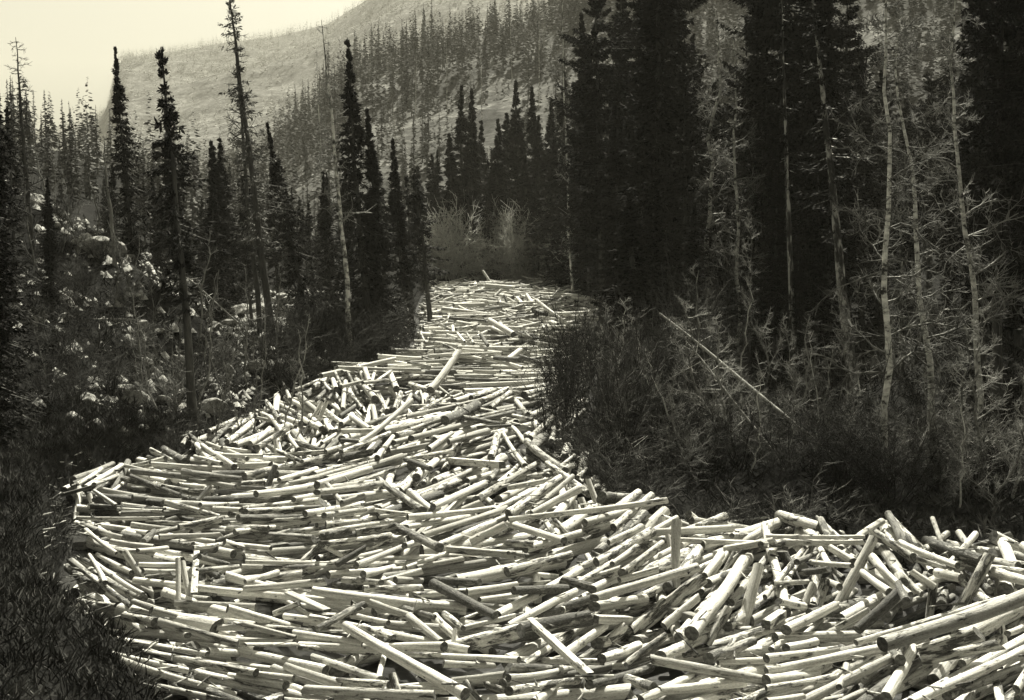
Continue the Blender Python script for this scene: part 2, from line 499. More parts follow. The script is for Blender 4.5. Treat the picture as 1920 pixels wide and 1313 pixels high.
CB = """130 80 340 20 30 p.;180 100 350 70 24 g.;340 110 640 20 44 p.;0 160 340 115 46 p.;340 150 700 100 34 g.;210 190 350 165 34 p.
470 215 615 170 40 g.;-60 258 270 240 38 p.;-100 292 275 288 38 d.;275 270 600 215 36 p.;380 280 610 245 34 g.;590 220 850 170 20 p.
390 330 630 305 36 p.;630 295 850 265 26 p.;660 250 880 275 24 p.;560 375 790 335 40 p.;-120 372 100 345 34 p.;50 400 200 370 34 g.
370 400 520 365 44 b.;360 440 750 395 40 p.;840 345 1230 280 34 p.;850 290 1340 235 34 p.;930 390 1400 240 38 g.;750 402 850 412 40 p.
1010 450 1330 320 44 p.;1200 430 1400 330 50 p.;980 222 1130 180 44 p.;990 230 1280 100 40 p.;1070 468 1450 500 40 gS;840 570 1070 490 24 p.
900 570 1160 520 30 g.;600 610 780 565 40 p.;375 450 500 515 22 p.;450 555 610 460 38 b.;340 600 560 540 34 g.;560 560 830 450 40 g.
830 450 930 420 44 p.;-60 540 420 550 22 p.;-80 565 300 560 20 g.;-60 650 120 600 36 p.;-60 688 390 650 44 g.;490 640 700 655 40 g.
700 650 930 590 40 p.;780 640 930 645 38 g.;930 640 1250 655 44 b.;600 690 930 685 40 p.;310 700 900 780 62 p.;890 780 1180 800 68 p.
640 770 880 850 44 g.;165 845 400 870 40 p.;180 710 400 810 46 gK;100 830 240 770 36 b.;-160 800 240 920 54 p.;220 940 600 1000 48 p.
-80 885 220 965 24 g.;235 1010 1050 1015 50 p.;-60 1000 230 1000 40 gK;540 840 740 880 36 p.;600 900 770 960 26 p.;800 920 870 990 54 gK
860 850 1040 990 50 g.;1120 920 1450 840 26 p.;860 820 1000 850 40 d.;1040 1030 1480 925 88 p.;850 1050 1470 1088 36 p.;1050 1110 1330 1120 40 g.
1100 1210 1390 1170 44 g.;160 1120 480 1230 50 g.;320 1070 700 1200 44 g.;100 1200 420 1330 56 p.;-100 1150 210 1190 32 p.;460 1200 750 1225 40 p.
750 1240 1080 1260 40 p.;270 1250 1000 1290 60 g.;1170 1210 1220 1280 46 gU;1280 1230 1500 1300 44 b.;40 1330 150 1290 56 p.;1180 710 1460 665 40 p.
1250 750 1460 720 30 p.;280 75 320 225 44 pU;65 115 110 0 34 bU;400 105 480 205 26 g.;685 80 930 250 42 b.;860 150 980 250 48 p.
780 340 1025 460 50 b.;1115 345 1175 435 34 dU;1120 205 1140 130 30 pU;160 640 365 445 44 pU;345 910 605 775 40 b.;1000 850 1140 980 50 p.
1060 835 1160 910 40 p.;1100 1000 1115 920 26 pU;990 660 1340 840 60 b.;500 900 1170 1280 68 p.;760 1170 810 1313 50 pU"""
CC = """-20 60 100 45 30 p.;-20 125 210 80 30 p.;90 62 215 45 30 p.;500 180 790 205 78 b.;200 -10 430 160 40 p.;-20 275 260 80 56 p.
120 240 340 60 30 g.;110 270 370 135 44 p.;385 180 450 370 40 pU;190 320 240 390 34 p.;240 310 330 400 34 p.;320 240 335 340 30 pU
350 200 375 340 30 pU;-20 325 290 420 44 p.;-20 490 140 510 26 d.;-40 432 120 440 40 p.;-30 595 330 500 56 p.;540 430 730 340 40 p.
470 540 780 370 58 p.;560 550 700 455 40 p.;620 600 800 480 50 p.;620 590 840 430 30 g.;780 280 760 350 50 pU;605 310 620 350 34 pU
870 390 890 520 30 pU;490 290 500 380 40 pU;840 300 820 520 46 pU;920 310 920 540 56 pU;1050 330 1055 540 52 pU;1090 375 1200 390 34 b.
930 415 1450 440 34 p.;960 285 1230 390 34 p.;1230 392 1450 390 28 p.;1190 470 1470 420 40 p.;1080 620 1170 500 50 p.;1190 600 1250 490 40 pU
1090 660 1250 590 56 p.;1240 490 1240 560 30 pU;280 640 480 690 48 b.;430 640 620 580 48 p.;600 640 820 580 38 p.;10 700 300 690 54 b.
-20 900 350 710 44 p.;150 840 450 740 48 b.;460 790 740 750 68 p.;-30 945 440 850 104 b.;470 860 660 865 48 pS;670 920 850 760 50 p.
870 680 960 660 56 b.;460 740 1040 570 56 p.;640 960 1060 630 76 p.;1380 560 1310 820 66 pU;830 1070 1100 950 68 p.;960 820 1080 880 60 dS
1040 740 850 900 50 p.;690 985 830 950 78 b.;390 1090 640 900 56 p.;310 1050 520 900 56 p.;500 1080 700 1010 56 p.;600 1140 860 950 48 p.
100 1120 330 1060 40 p.;-20 1130 330 1150 56 b.;-20 1190 300 1140 40 g.;450 1130 640 1120 40 p.;430 1230 780 1130 50 b.;960 1060 1160 1020 40 b.
720 1310 1040 1170 56 p.;640 1190 790 1250 66 p.;240 1290 410 1230 76 b.;120 1330 240 1230 56 p.;-20 1262 390 1200 48 p.;1150 1100 1470 1090 40 p.
820 1260 1300 1210 56 p.;1280 1330 1450 1250 48 p.;1010 940 1300 530 76 p.;1210 800 1090 1010 48 p.;1100 1080 1350 980 66 b.;145 620 140 780 56 pU
-20 302 870 195 34 p.;555 220 575 380 48 pU;425 75 480 215 34 pU;475 80 485 200 34 pU;780 1085 1480 1215 56 g.;100 870 440 1180 46 pS
1190 325 1432 290 14 p."""
CD = """740 430 1060 560 38 p.;-10 398 540 400 22 p.;110 430 540 430 34 p.;-40 443 110 430 48 p.;880 420 1200 530 58 b.;1200 520 1400 565 46 g.
1070 545 1460 605 44 p.;1250 590 1460 650 58 p.;80 480 150 630 56 bU;160 540 270 490 34 d.;290 460 340 550 34 p.;350 570 420 630 30 p.
350 460 480 540 48 p.;240 540 470 560 30 p.;190 600 340 580 38 b.;580 510 760 740 48 p.;530 600 680 710 48 p.;620 560 800 720 36 p.
700 570 860 720 44 p.;800 590 930 680 44 p.;950 600 1080 630 56 p.;930 650 910 800 48 pU;970 780 1050 690 56 b.;770 760 880 740 48 b.
1160 620 1240 700 40 b.;1300 620 1290 720 52 pU;380 910 570 810 40 p.;100 1020 270 985 48 p.;-10 1080 390 1030 48 p.;100 920 380 780 58 p.
20 1030 130 950 36 p.;1300 880 1320 1010 50 pU;1460 890 1340 940 40 p.;840 1040 1180 940 80 p.;860 1090 1300 1000 58 p.;1000 1290 1470 1110 50 g.
800 1330 1460 1020 58 p.;120 1310 650 1080 40 p.;180 1330 680 1080 58 g.;-10 1150 700 1010 56 p.;300 1115 330 1105 44 b.;445 1085 480 1070 46 b.
-10 1200 280 1170 58 p.;-10 1245 380 1180 40 p.;-10 1320 200 1290 40 p.;400 1240 480 1190 44 g.;710 1140 800 1120 48 b.;1390 1250 1460 1140 48 p.
1300 1330 1380 1240 48 pK;-10 890 80 830 56 pS;100 680 180 780 52 p.;60 760 200 790 48 p.;200 790 250 670 44 pU;280 780 320 640 54 pU
330 640 400 680 40 g.;25 660 240 650 22 p.;500 920 730 720 66 b.;490 990 1330 740 38 p.;640 1000 1470 720 84 g.;590 370 820 520 54 p.
820 520 1070 600 34 p.;1240 500 1100 750 62 pU;680 990 740 1090 66 b.;820 1020 660 1300 66 p.;310 950 590 410 62 pU"""
CE = """340 1110 560 1030 30 p.;390 1140 730 1050 34 g.;600 1160 820 1100 38 g.;490 1200 620 1110 30 p.;0 1060 60 1010 34 p.;60 1020 160 1090 38 p.
0 1100 190 1095 28 p.;0 1150 150 1160 24 d.;0 1220 270 1110 28 p.;0 1250 170 1220 46 b.;200 1250 290 1130 34 p.;280 1220 480 1180 38 g.
360 1260 500 1310 30 b.;400 1250 620 1210 28 p.;600 1265 900 1290 42 pS;760 1080 1000 1065 16 d.;0 850 120 820 22 p.;120 830 260 815 22 g.
45 880 115 970 22 p.;650 550 690 600 14 p.;700 550 740 610 16 p.;780 560 820 620 22 b.;430 655 540 690 15 p.;370 715 500 740 18 p.
830 480 960 560 36 p.;980 545 1060 580 22 p.;1220 590 1340 530 18 p.;1260 690 1320 750 22 p.;1090 370 1290 520 22 p.;580 1040 760 950 56 b.
680 1025 880 1060 30 b.;100 1170 390 930 34 p.;500 870 650 660 40 p.;790 200 850 290 14 pU;1040 1160 1250 1320 46 b.;270 740 275 700 14 pU
630 790 850 790 18 g.;740 762 890 768 18 p.;860 690 1000 700 30 d.;520 290 590 320 8 d.;910 340 950 440 12 dU;660 360 800 295 9 p.;1180 350 1220 300 10 p."""
CF = """1740 1050 1800 940 24 pU;1780 1050 1830 930 24 pU;1880 1000 1870 920 22 pU;1500 940 1560 1030 22 p.;1570 950 1660 1000 20 p.;1510 1020 1600 1130 26 p.
1610 1120 1670 1200 24 p.;1540 1150 1550 1220 26 pU;1240 1195 1400 1215 24 p.;1400 1170 1510 1085 32 p.;1440 1190 1600 1090 32 p.;1720 890 1780 850 24 p.
1090 1240 1240 1280 22 p.;1250 1235 1470 1240 28 p.;1820 1040 1850 1100 24 p.;1550 1210 1690 1270 24 p.;1840 780 1825 840 13 pU;1130 1180 1310 1300 34 p."""
S3 = 1432 / 480.0
S4 = 1910 / 640.0
traced = []
for txt, ox, oy, s in ((CE, 640, 440, S4), (CF, 0, 440, S4), (CA, 0, 873, S3), (CB, 480, 873, S3), (CC, 960, 873, S3), (CD, 1440, 873, S3)):
    for it in txt.replace('\n', ';').split(';'):
        it = it.strip()
        if not it: continue
        a = it.split()
        x1, y1, x2, y2, w = map(float, a[:5])
        traced.append((ox + x1 / s, oy + y1 / s, ox + x2 / s, oy + y2 / s, w / s, a[5][0], a[5][1]))

def hsurf(x, y):
    i, j = hidx(np.array([x]), np.array([y]))
    return float(HM[i, j][0])

def ray_len(px, py, base, Lw):
    d = ray(px, py); d = d / np.linalg.norm(d)
    v = base - CAM
    t0 = float(v @ d)
    per2 = float(v @ v) - t0 * t0
    ex = Lw * Lw - per2
    return CAM + d * (t0 + (math.sqrt(ex) if ex > 0 else 0))

# local run of the logs, from the ones that lie flat
fieldpts = []
for (x1, y1, x2, y2, w, tn, fl) in traced:
    if fl == 'U': continue
    p, q = gp(x1, y1, .35), gp(x2, y2, .35)
    dv = q - p
    if np.linalg.norm(dv) > 6.5 or np.linalg.norm(dv) < .8: continue
    a2 = 2 * math.atan2(dv[1], dv[0])
    fieldpts.append(((p[0] + q[0]) / 2, (p[1] + q[1]) / 2, math.cos(a2), math.sin(a2), np.linalg.norm(dv)))
FP = np.array(fieldpts)
def run_dir(x, y):
    w = FP[:, 4] / (((FP[:, 0] - x) ** 2 + ((FP[:, 1] - y) * .7) ** 2) + .5) ** 1.3
    if y > 50:
        k = min(1, (y - 50) / 15) * w.sum() * 2
    else:
        k = 0
    c = (w * FP[:, 2]).sum() + k; s = (w * FP[:, 3]).sum() + k * .15 * math.sin(y * .25)
    return .5 * math.atan2(s, c)

logs = []   # p, q, r, tone, shape, bend, source
def inside(x, y, m=.15):
    return (x > xl(y) + m) and (x < xr(y) - m) and y < YEND - .3

def fill(n, y0, y1, lmin, lmax, spread, k=4, cross=.1, zmax=.75):
    for _ in range(n):
        best = None
        for c in range(k):
            # area-uniform along the river
            y = y0 + (y1 - y0) * rng.random()
            x = rng.uniform(float(xl(y)), float(xr(y)) if y > 27 else min(float(xr(y)), 13.5))
            a = run_dir(x, y) + rng.normal() * spread
            if rng.random() < cross: a = rng.uniform(0, math.pi)
            L = rng.uniform(lmin, lmax)
            dx, dy = math.cos(a) * L / 2, math.sin(a) * L / 2
            if not (inside(x - dx, y - dy) and inside(x + dx, y + dy)):
                L *= .6; dx *= .6; dy *= .6
                if not (inside(x - dx, y - dy, -.2) and inside(x + dx, y + dy, -.2)): continue
            r = float(np.clip(rng.lognormal(math.log(.1), .3), .05, .19))
            za, zb = rest(x - dx, y - dy, x + dx, y + dy, r)
            if max(za, zb) > HBASE(x, y) + (zmax if y < 58 else 1.3): continue
            zz = max(za, zb) + .3 * (za + zb) / 2
            if best is None or zz < best[0]:
                best = (zz, x - dx, y - dy, za, x + dx, y + dy, zb, r)
        if best is None: continue
        _, ax, ay, za, bx, by, zb, r = best
        p = np.array([ax, ay, za]); q = np.array([bx, by, zb])
        commit(p, q, r)
        left_shade = float(sstep(-2.5, -8, x)) if y < 42 else 0.0  # darker tone odds toward the left bank stand in for its shade
        pp = np.array([.72 - .36 * left_shade, .14 + .12 * left_shade, .04 + .12 * left_shade, .10 + .12 * left_shade])
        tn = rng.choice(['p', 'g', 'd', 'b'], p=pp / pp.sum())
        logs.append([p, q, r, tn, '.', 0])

HM0 = HM.copy()
def HBASE(x, y):
    i, j = hidx(np.array([x]), np.array([y]))
    return float(HM0[i, j][0])
HM = np.where(HM0 > .15, -.12, HM0) * 1.0; HM = np.where(INR, HM, HM0)
fill(150, 19, 33, 1.8, 4.4, .5, 3, .2)
fill(60, 47, 60, 1.8, 4.0, .5, 3, .2)
HM = np.maximum(HM, HM0)
fill(580, 15.5, 36, 2.6, 5.6, .17, 6, .06)
fill(640, 36, 62, 2.4, 5.2, .2, 5, .1)
fill(1050, 62, 134, 2.0, 4.4, .42, 4, .25)
fill(60, 18, 50, 1.2, 4.0, .6, 1, .3)
fill(130, 20, 33, 1.2, 3.6, .5, 5, .2)
fill(460, 58, 134, 1.6, 3.8, .7, 2, .5)
print('fill', len(logs), round(time.time() - T0, 1))

for (x1, y1, x2, y2, w, tn, fl) in traced:
    if y1 < y2: x1, y1, x2, y2 = x2, y2, x1, y1      # 1 is the lower end on screen
    if fl == 'U':
        z = .2
        for _ in range(4):
            p = gp(x1, y1, z); z = hsurf(p[0], p[1]) - .05
        per = np.linalg.norm(ray_len(x2, y2, p, 0.01) - p)
        q = ray_len(x2, y2, p, max(per * 1.12, 0))
        dv = (q - p) / np.linalg.norm(q - p)
        f = proj((p + q) / 2)[2]
        r = w * .5 * f / FPX
        p = p - dv * min(.9, 2.4 * r + .35)
        logs.append([p, q, r, tn, fl, 1])
        commit(p, q, r * .8)
        continue
    z1 = z2 = .3
    for it in range(4):
        p = gp(x1, y1, z1); q = gp(x2, y2, z2)
        r = float(np.clip(w * .5 * proj((p + q) / 2)[2] / FPX, .05, .42))
        if np.linalg.norm(q[:2] - p[:2]) > 5.6 or it == 9:
            q = ray_len(x2, y2, p, min(5.0, max(3.0, 1.6 * np.linalg.norm(ray_len(x2, y2, p, .01) - p))))
            z2 = q[2]
            if it == 3: break
        if np.linalg.norm(q[:2] - p[:2]) < .25:
            q = p + np.array([.25 * (1 if x2 > x1 else -1), .3, 0])
        za, zb = rest(p[0], p[1], q[0], q[1], r)
        z1, z2 = z1 * .3 + za * .7, z2 * .3 + zb * .7
    if np.linalg.norm(q[:2] - p[:2]) < 5.6:
        p = gp(x1, y1, z1); q = gp(x2, y2, z2)
    r = float(np.clip(w * .5 * proj((p + q) / 2)[2] / FPX, .05, .42))
    if np.linalg.norm(q - p) < .5:           # seen end-on: carry it back under the pile
        dv = np.array([q[0] - p[0], abs(q[1] - p[1]) + .6, -.1]); q = p + dv / np.linalg.norm(dv) * 1.6
    logs.append([p, q, r, tn, fl, 1])
    commit(p, q, r)
print('traced', len(traced), round(time.time() - T0, 1))

def log_mesh(p, q, r, tone, shape, ns, nseg, seed, bend=None):
    g = np.random.default_rng(seed)
    p = np.asarray(p, float); q = np.asarray(q, float)
    L = np.linalg.norm(q - p); d = (q - p) / L
    a = np.cross(d, [0, 0, 1.0]); 
    if np.linalg.norm(a) < .05: a = np.cross(d, [1.0, 0, 0])
    a /= np.linalg.norm(a); b = np.cross(a, d)
    square = shape in 'SK'
    if square: ns = 8
    t = np.linspace(0, 1, nseg + 1)
    bd = (g.normal() * .006 * L if bend is None else bend); bz = abs(g.normal()) * .004 * L
    bw2 = g.normal() * .003 * L
    if square: bd = bz = bw2 = 0
    C = p + (q - p) * t[:, None] + a * (bd * 4 * t * (1 - t) + bw2 * np.sin(6.28 * t + g.random()))[:, None] - b * (bz * 4 * t * (1 - t))[:, None]
    tap = g.uniform(.78, .98)
    if g.random() < .5: rad = r * (tap + (1.05 - tap) * t)
    else: rad = r * (1.05 + (tap - 1.05) * t)
    if square: rad = np.full_like(t, r)
    th = np.arange(ns) / ns * 2 * math.pi + g.random() * 6
    if square:
        e = .12
        hx, hy = (1.0, 1.0) if shape == 'S' else (1.15, .32)
        sec = np.array([(hx, hy - e), (hx - e, hy), (-hx + e, hy), (-hx, hy - e), (-hx, -hy + e), (-hx + e, -hy), (hx - e, -hy), (hx, -hy + e)]) * .9
        ca = sec[:, 0]; sa = sec[:, 1]
        P = C[:, None, :] + rad[:, None, None] * (ca[None, :, None] * a + sa[None, :, None] * b)
    else:
        ca = np.cos(th); sa = np.sin(th)
        lump = 1 + .05 * np.sin(2 * th + g.random() * 6)[None, :] + .035 * g.normal(size=(nseg + 1, ns)) * (1 if ns > 8 else .6)
        P = C[:, None, :] + (rad[:, None] * lump)[:, :, None] * (ca[None, :, None] * a + sa[None, :, None] * b)
        # axe-cut ends are not square
        tilt = g.normal(size=2) * .35
        P[0] += d * ((ca * r * tilt[0]))[:, None]
        P[-1] += d * ((sa * r * tilt[1]))[:, None]
    off = g.random(3) * 50
    lc = np.stack([np.broadcast_to((t * L)[:, None], (nseg + 1, ns)), np.broadcast_to(ca * r, (nseg + 1, ns)), np.broadcast_to(sa * r, (nseg + 1, ns))], -1) + off
    V = P.reshape(-1, 3); lc = lc.reshape(-1, 3)
    idx = np.arange((nseg + 1) * ns).reshape(nseg + 1, ns)
    F = np.stack([idx[:-1], idx[1:], np.roll(idx[1:], -1, 1), np.roll(idx[:-1], -1, 1)], -1).reshape(-1, 4)
    caps = []
    for k, fl in ((0, 1), (nseg, -1)):
        ring = P[k]; c = ring.mean(0)
        cv = np.concatenate([ring, [c]])
        rc = np.stack([ca * r, sa * r, np.zeros(ns)], -1)
        rc = np.concatenate([rc, [[0, 0, 0]]]) 
        i = np.arange(ns)
        cf = np.stack([i, (i + 1) % ns, np.full(ns, ns)], -1)
        if fl < 0: cf = cf[:, ::-1]
        caps.append((cv, cf, rc))
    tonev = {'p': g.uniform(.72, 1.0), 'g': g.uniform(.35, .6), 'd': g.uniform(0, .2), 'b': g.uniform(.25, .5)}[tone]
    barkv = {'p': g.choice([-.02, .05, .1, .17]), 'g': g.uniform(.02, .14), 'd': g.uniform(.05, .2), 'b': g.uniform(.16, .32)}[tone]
    return V, F, lc, caps, tonev, barkv

# size in the picture decides which 300 are objects of their own
infos = []
for i, (p, q, r, tn, fl, src) in enumerate(logs):
    m = (p + q) / 2
    a, b_ = proj(p), proj(q)
    f = proj(m)[2]
    vis = -60 < (a[0] + b_[0]) / 2 < 1980 and (a[1] + b_[1]) / 2 < 1345
    area = (math.hypot(a[0] - b_[0], a[1] - b_[1]) + 5) * (2 * r * FPX / f) * (1.0 if src else .3) * (1 if vis else 0)
    infos.append(area)
order = np.argsort(infos)[::-1]
solo = set(order[:300].tolist())

def pose_words(a, b, fl, p, q):
    if a[1] < b[1]: a, b = b, a
    dx = b[0] - a[0]; dy = a[1] - b[1]
    ang = math.degrees(math.atan2(dy, dx))
    if fl == 'U' or 65 < ang < 115:
        return 'standing nearly upright' if 75 < ang < 105 else ('propped up leaning right' if ang < 90 else 'propped up leaning left')
    if ang < 8 or ang > 172: return 'lying level'
    if ang < 30: return 'tilted rightward'
    if ang < 65: return 'slanting up rightward'
    if ang > 150: return 'tilted leftward'
    return 'slanting up leftward'

def place_words(x, y):
    if y < 640: return 'in the far bend ' + ('left' if x < 900 else 'centre' if x < 1020 else 'right')
    if y < 760: return 'at the narrows ' + ('by left brush' if x < 800 else 'mid stream' if x < 950 else 'by right brush')
    if y < 880: return ('beside the left brush' if x < 560 else 'below the narrows, left' if x < 740 else 'below the narrows, centre' if x < 900 else 'below the narrows, right')
    row = 'behind the widest part' if y < 960 else 'across the upper jam' if y < 1040 else 'across the middle jam' if y < 1120 else 'in the lower jam' if y < 1200 else 'in the nearest rows'
    cols = [(240, 'by left bank'), (480, 'left'), (720, 'left of centre'), (960, 'centre'), (1200, 'right of centre'), (1440, 'right'), (1680, 'right mound'), (3000, 'far right')]
    c = [n for m_, n in cols if x < m_][0]
    return row + ', ' + c

used = {}
def uniq(items):
    """items: list of (obj, label, px). Equal labels get their order from the left."""
    by = {}
    for o, l, x in items: by.setdefault(l, []).append((x, o))
    words = ['leftmost', 'second', 'third', 'fourth', 'fifth', 'sixth', 'seventh', 'eighth', 'ninth', 'tenth', 'eleventh', 'twelfth', 'thirteenth', 'fourteenth', 'fifteenth', 'sixteenth']
    tens = {2: 'twenty', 3: 'thirty', 4: 'forty', 5: 'fifty'}
    base = ['', 'first', 'second', 'third', 'fourth', 'fifth', 'sixth', 'seventh', 'eighth', 'ninth']
    def word(i):
        if i < 16: return words[i]
        n = i + 1
        if n < 20: return {17: 'seventeenth', 18: 'eighteenth', 19: 'nineteenth'}[n]
        if n % 10 == 0: return {2: 'twentieth', 3: 'thirtieth', 4: 'fortieth', 5: 'fiftieth'}.get(n // 10, 'last')
        return tens.get(n // 10, 'sixty') + '-' + base[n % 10]
    for l, v in by.items():
        v.sort(key=lambda e: e[0])
        if len(v) == 1:
            v[0][1]['label'] = l; continue
        for i, (x, o) in enumerate(v):
            if i == len(v) - 1: s = 'rightmost'
            elif i == 0: s = 'leftmost'
            else: s = word(i) + ' from left'
            o['label'] = l + ', ' + s

items = []
SV, SF, SLC, STO, SBK, SMI, SRC = [], [], [], [], [], [], []
nvt = 0
for i, (p, q, r, tn, fl, src) in enumerate(logs):
    f = proj((p + q) / 2)[2]
    L = np.linalg.norm(q - p)
    wpx = 2 * r * FPX / f
    if i in solo:
        ns, nseg = (16, 12) if wpx > 12 else (10, 7)
    else:
        ns, nseg = (9, 4) if f < 45 else ((7, 2) if f < 80 else (6, 1))
    V, Fq, lc, caps, tv, bv = log_mesh(p, q, r, tn, fl, ns, nseg, 1000 + i)
    if i in solo:
        name = 'squared_timber' if fl == 'S' else 'plank' if fl == 'K' else 'log'
        c = (p + q) / 2
        n = len(V)
        me = mk_mesh(name, V - c, [Fq], [M_WOOD], fl not in 'SK',
                     attrs={'lc': ('FLOAT_VECTOR', lc), 'tone': ('FLOAT', np.full(n, tv)), 'bark': ('FLOAT', np.full(n, bv))})
        o = add(name, me)
        o.location = c
        a, b_ = proj(p), proj(q)
        if fl == 'U' and src:
            a = proj(p + (q - p) * .25)
        for cv, cf, rc in caps:
            cm = mk_mesh('cut_end', cv - c, [cf], [M_END], False, attrs={'rc': ('FLOAT_VECTOR', rc)})
            add('cut_end', cm, o)
        size = ('stout ' if r > .17 else 'slim ' if r < .085 else '')
        size = ('short ' if L < 1.5 else 'long ' if L > 3.7 else '') + size
        tonew = {'p': 'pale ', 'g': 'grey ', 'd': 'dark ', 'b': 'bark-covered ' if name == 'log' else 'dark '}[tn]
        kindw = {'log': 'log', 'plank': 'flat plank', 'squared_timber': 'squared timber'}[name]
        l = (size + tonew + kindw + ' ' + pose_words(a, b_, fl, p, q) + ' ' + place_words((a[0] + b_[0]) / 2, (a[1] + b_[1]) / 2))
        props(o, l, 'log' if name == 'log' else 'plank' if name == 'plank' else 'timber', 'logs jammed in the river')
        items.append((o, l, (a[0] + b_[0]) / 2))
    else:
        SV.append(V); SF.append(Fq + nvt); SLC.append(lc); n = len(V); SRC.append(np.zeros((n, 3)))
        STO.append(np.full(n, tv)); SBK.append(np.full(n, bv)); nvt += n
        for cv, cf, rc in caps:
            m_ = len(cv)
            SV.append(cv); SF.append(('c', cf + nvt)); SLC.append(np.zeros((m_, 3))); STO.append(np.zeros(m_)); SBK.append(np.zeros(m_)); SRC.append(rc)
            nvt += m_
uniq(items)
fq = [f for f in SF if not isinstance(f, tuple)]
fc = [f[1] for f in SF if isinstance(f, tuple)]
FQ = np.concatenate(fq); FC = np.concatenate(fc)
me = mk_mesh('floating_logs', np.concatenate(SV), [FQ, FC], [M_WOOD, M_END], False,
             matidx=np.concatenate([np.zeros(len(FQ)), np.ones(len(FC))]),
             attrs={'lc': ('FLOAT_VECTOR', np.concatenate(SLC)), 'tone': ('FLOAT', np.concatenate(STO)), 'bark': ('FLOAT', np.concatenate(SBK)), 'rc': ('FLOAT_VECTOR', np.concatenate(SRC))})
sm = np.concatenate([np.ones(len(FQ), bool), np.zeros(len(FC), bool)])
me.polygons.foreach_set('use_smooth', sm)
props(add('floating_logs', me), 'mass of smaller and farther pale logs packed across the river', 'logs', kind='stuff')
print('logs', len(logs), nvt, round(time.time() - T0, 1))

# bark scraps and broken sticks caught in the jam and along its edges
def scraps(n):
    g = np.random.default_rng(99)
    P0, P1, A = [], [], []
    while len(P0) < n:
        y = 17 + 70 * g.random() ** 1.6
        a_, b_ = float(xl(y)) - .9, float(xr(y)) + .5
        x = a_ + (b_ - a_) * g.random() if g.random() < .6 else (a_ + 1.3 * g.random() if g.random() < .6 else b_ - 1.2 * g.random())
        if abs(x) > 15.5: continue
        z = hsurf(x, y) + .01
        L = g.uniform(.12, .7); an = g.random() * 6.28; tl = g.normal() * .25
        d = np.array([math.cos(an), math.sin(an), tl]) * L / 2
        P0.append(np.array([x, y, z]) - d); P1.append(np.array([x, y, z]) + d); A.append(g.uniform(.008, .028))
    A = np.array(A)
    V, Fq = tubes_(P0, P1, A, A * .6, 4)
    props(add('bark_scraps', mk_mesh('bark_scraps', V, [Fq], [M_PATCHY])), 'bark scraps and broken sticks littered over the jam', 'debris', kind='stuff')

# ------------------------------------------------------------------ plants
def tubes(P0, P1, R0, R1, n=3):
    P0 = np.asarray(P0, float); P1 = np.asarray(P1, float); R0 = np.asarray(R0, float); R1 = np.asarray(R1, float)
    d = P1 - P0; d /= np.maximum(np.linalg.norm(d, axis=1, keepdims=True), 1e-9)
    up = np.where(np.abs(d[:, 2:3]) < .9, np.array([[0, 0, 1.0]]), np.array([[1.0, 0, 0]]))
    a = np.cross(d, up); a /= np.linalg.norm(a, axis=1, keepdims=True); b = np.cross(a, d)
    th = np.arange(n) / n * 2 * math.pi
    off = np.cos(th)[None, :, None] * a[:, None, :] + np.sin(th)[None, :, None] * b[:, None, :]
    V0 = P0[:, None, :] + off * R0[:, None, None]; V1 = P1[:, None, :] + off * R1[:, None, None]
    V = np.concatenate([V0, V1], 1).reshape(-1, 3)
    base = (np.arange(len(P0)) * 2 * n)[:, None]
    i = np.arange(n)[None, :]; j = (np.arange(n)[None, :] + 1) % n
    F = np.stack([base + i, base + j, base + n + j, base + n + i], -1).reshape(-1, 4)
    return V, F

tubes_ = tubes
scraps(2600)

def chain(pts, rads, n=8):
    """one continuous tapered tube through the points"""
    pts = np.asarray(pts, float); rads = np.asarray(rads, float)
    m = len(pts)
    d = np.gradient(pts, axis=0); d /= np.linalg.norm(d, axis=1, keepdims=True)
    ref = np.array([1.0, 0, 0]) if abs(d[0][0]) < .7 else np.array([0, 1.0, 0])
    a = np.cross(d, ref); a /= np.linalg.norm(a, axis=1, keepdims=True); b = np.cross(a, d)
    th = np.arange(n) / n * 2 * math.pi
    V = (pts[:, None, :] + rads[:, None, None] * (np.cos(th)[None, :, None] * a[:, None, :] + np.sin(th)[None, :, None] * b[:, None, :])).reshape(-1, 3)
    idx = np.arange(m * n).reshape(m, n)
    F = np.stack([idx[:-1], idx[1:], np.roll(idx[1:], -1, 1), np.roll(idx[:-1], -1, 1)], -1).reshape(-1, 4)
    return V, F

def quads(P, D, W, Lq):
    """leaf-like quads: at P, running along D (unit) with half width vector W"""
    tip = P + D * Lq[:, None]
    mid = P + D * (Lq * .45)[:, None]
    V = np.stack([P, mid + W, tip, mid - W], 1).reshape(-1, 3)
    return V, np.arange(len(V)).reshape(-1, 4)

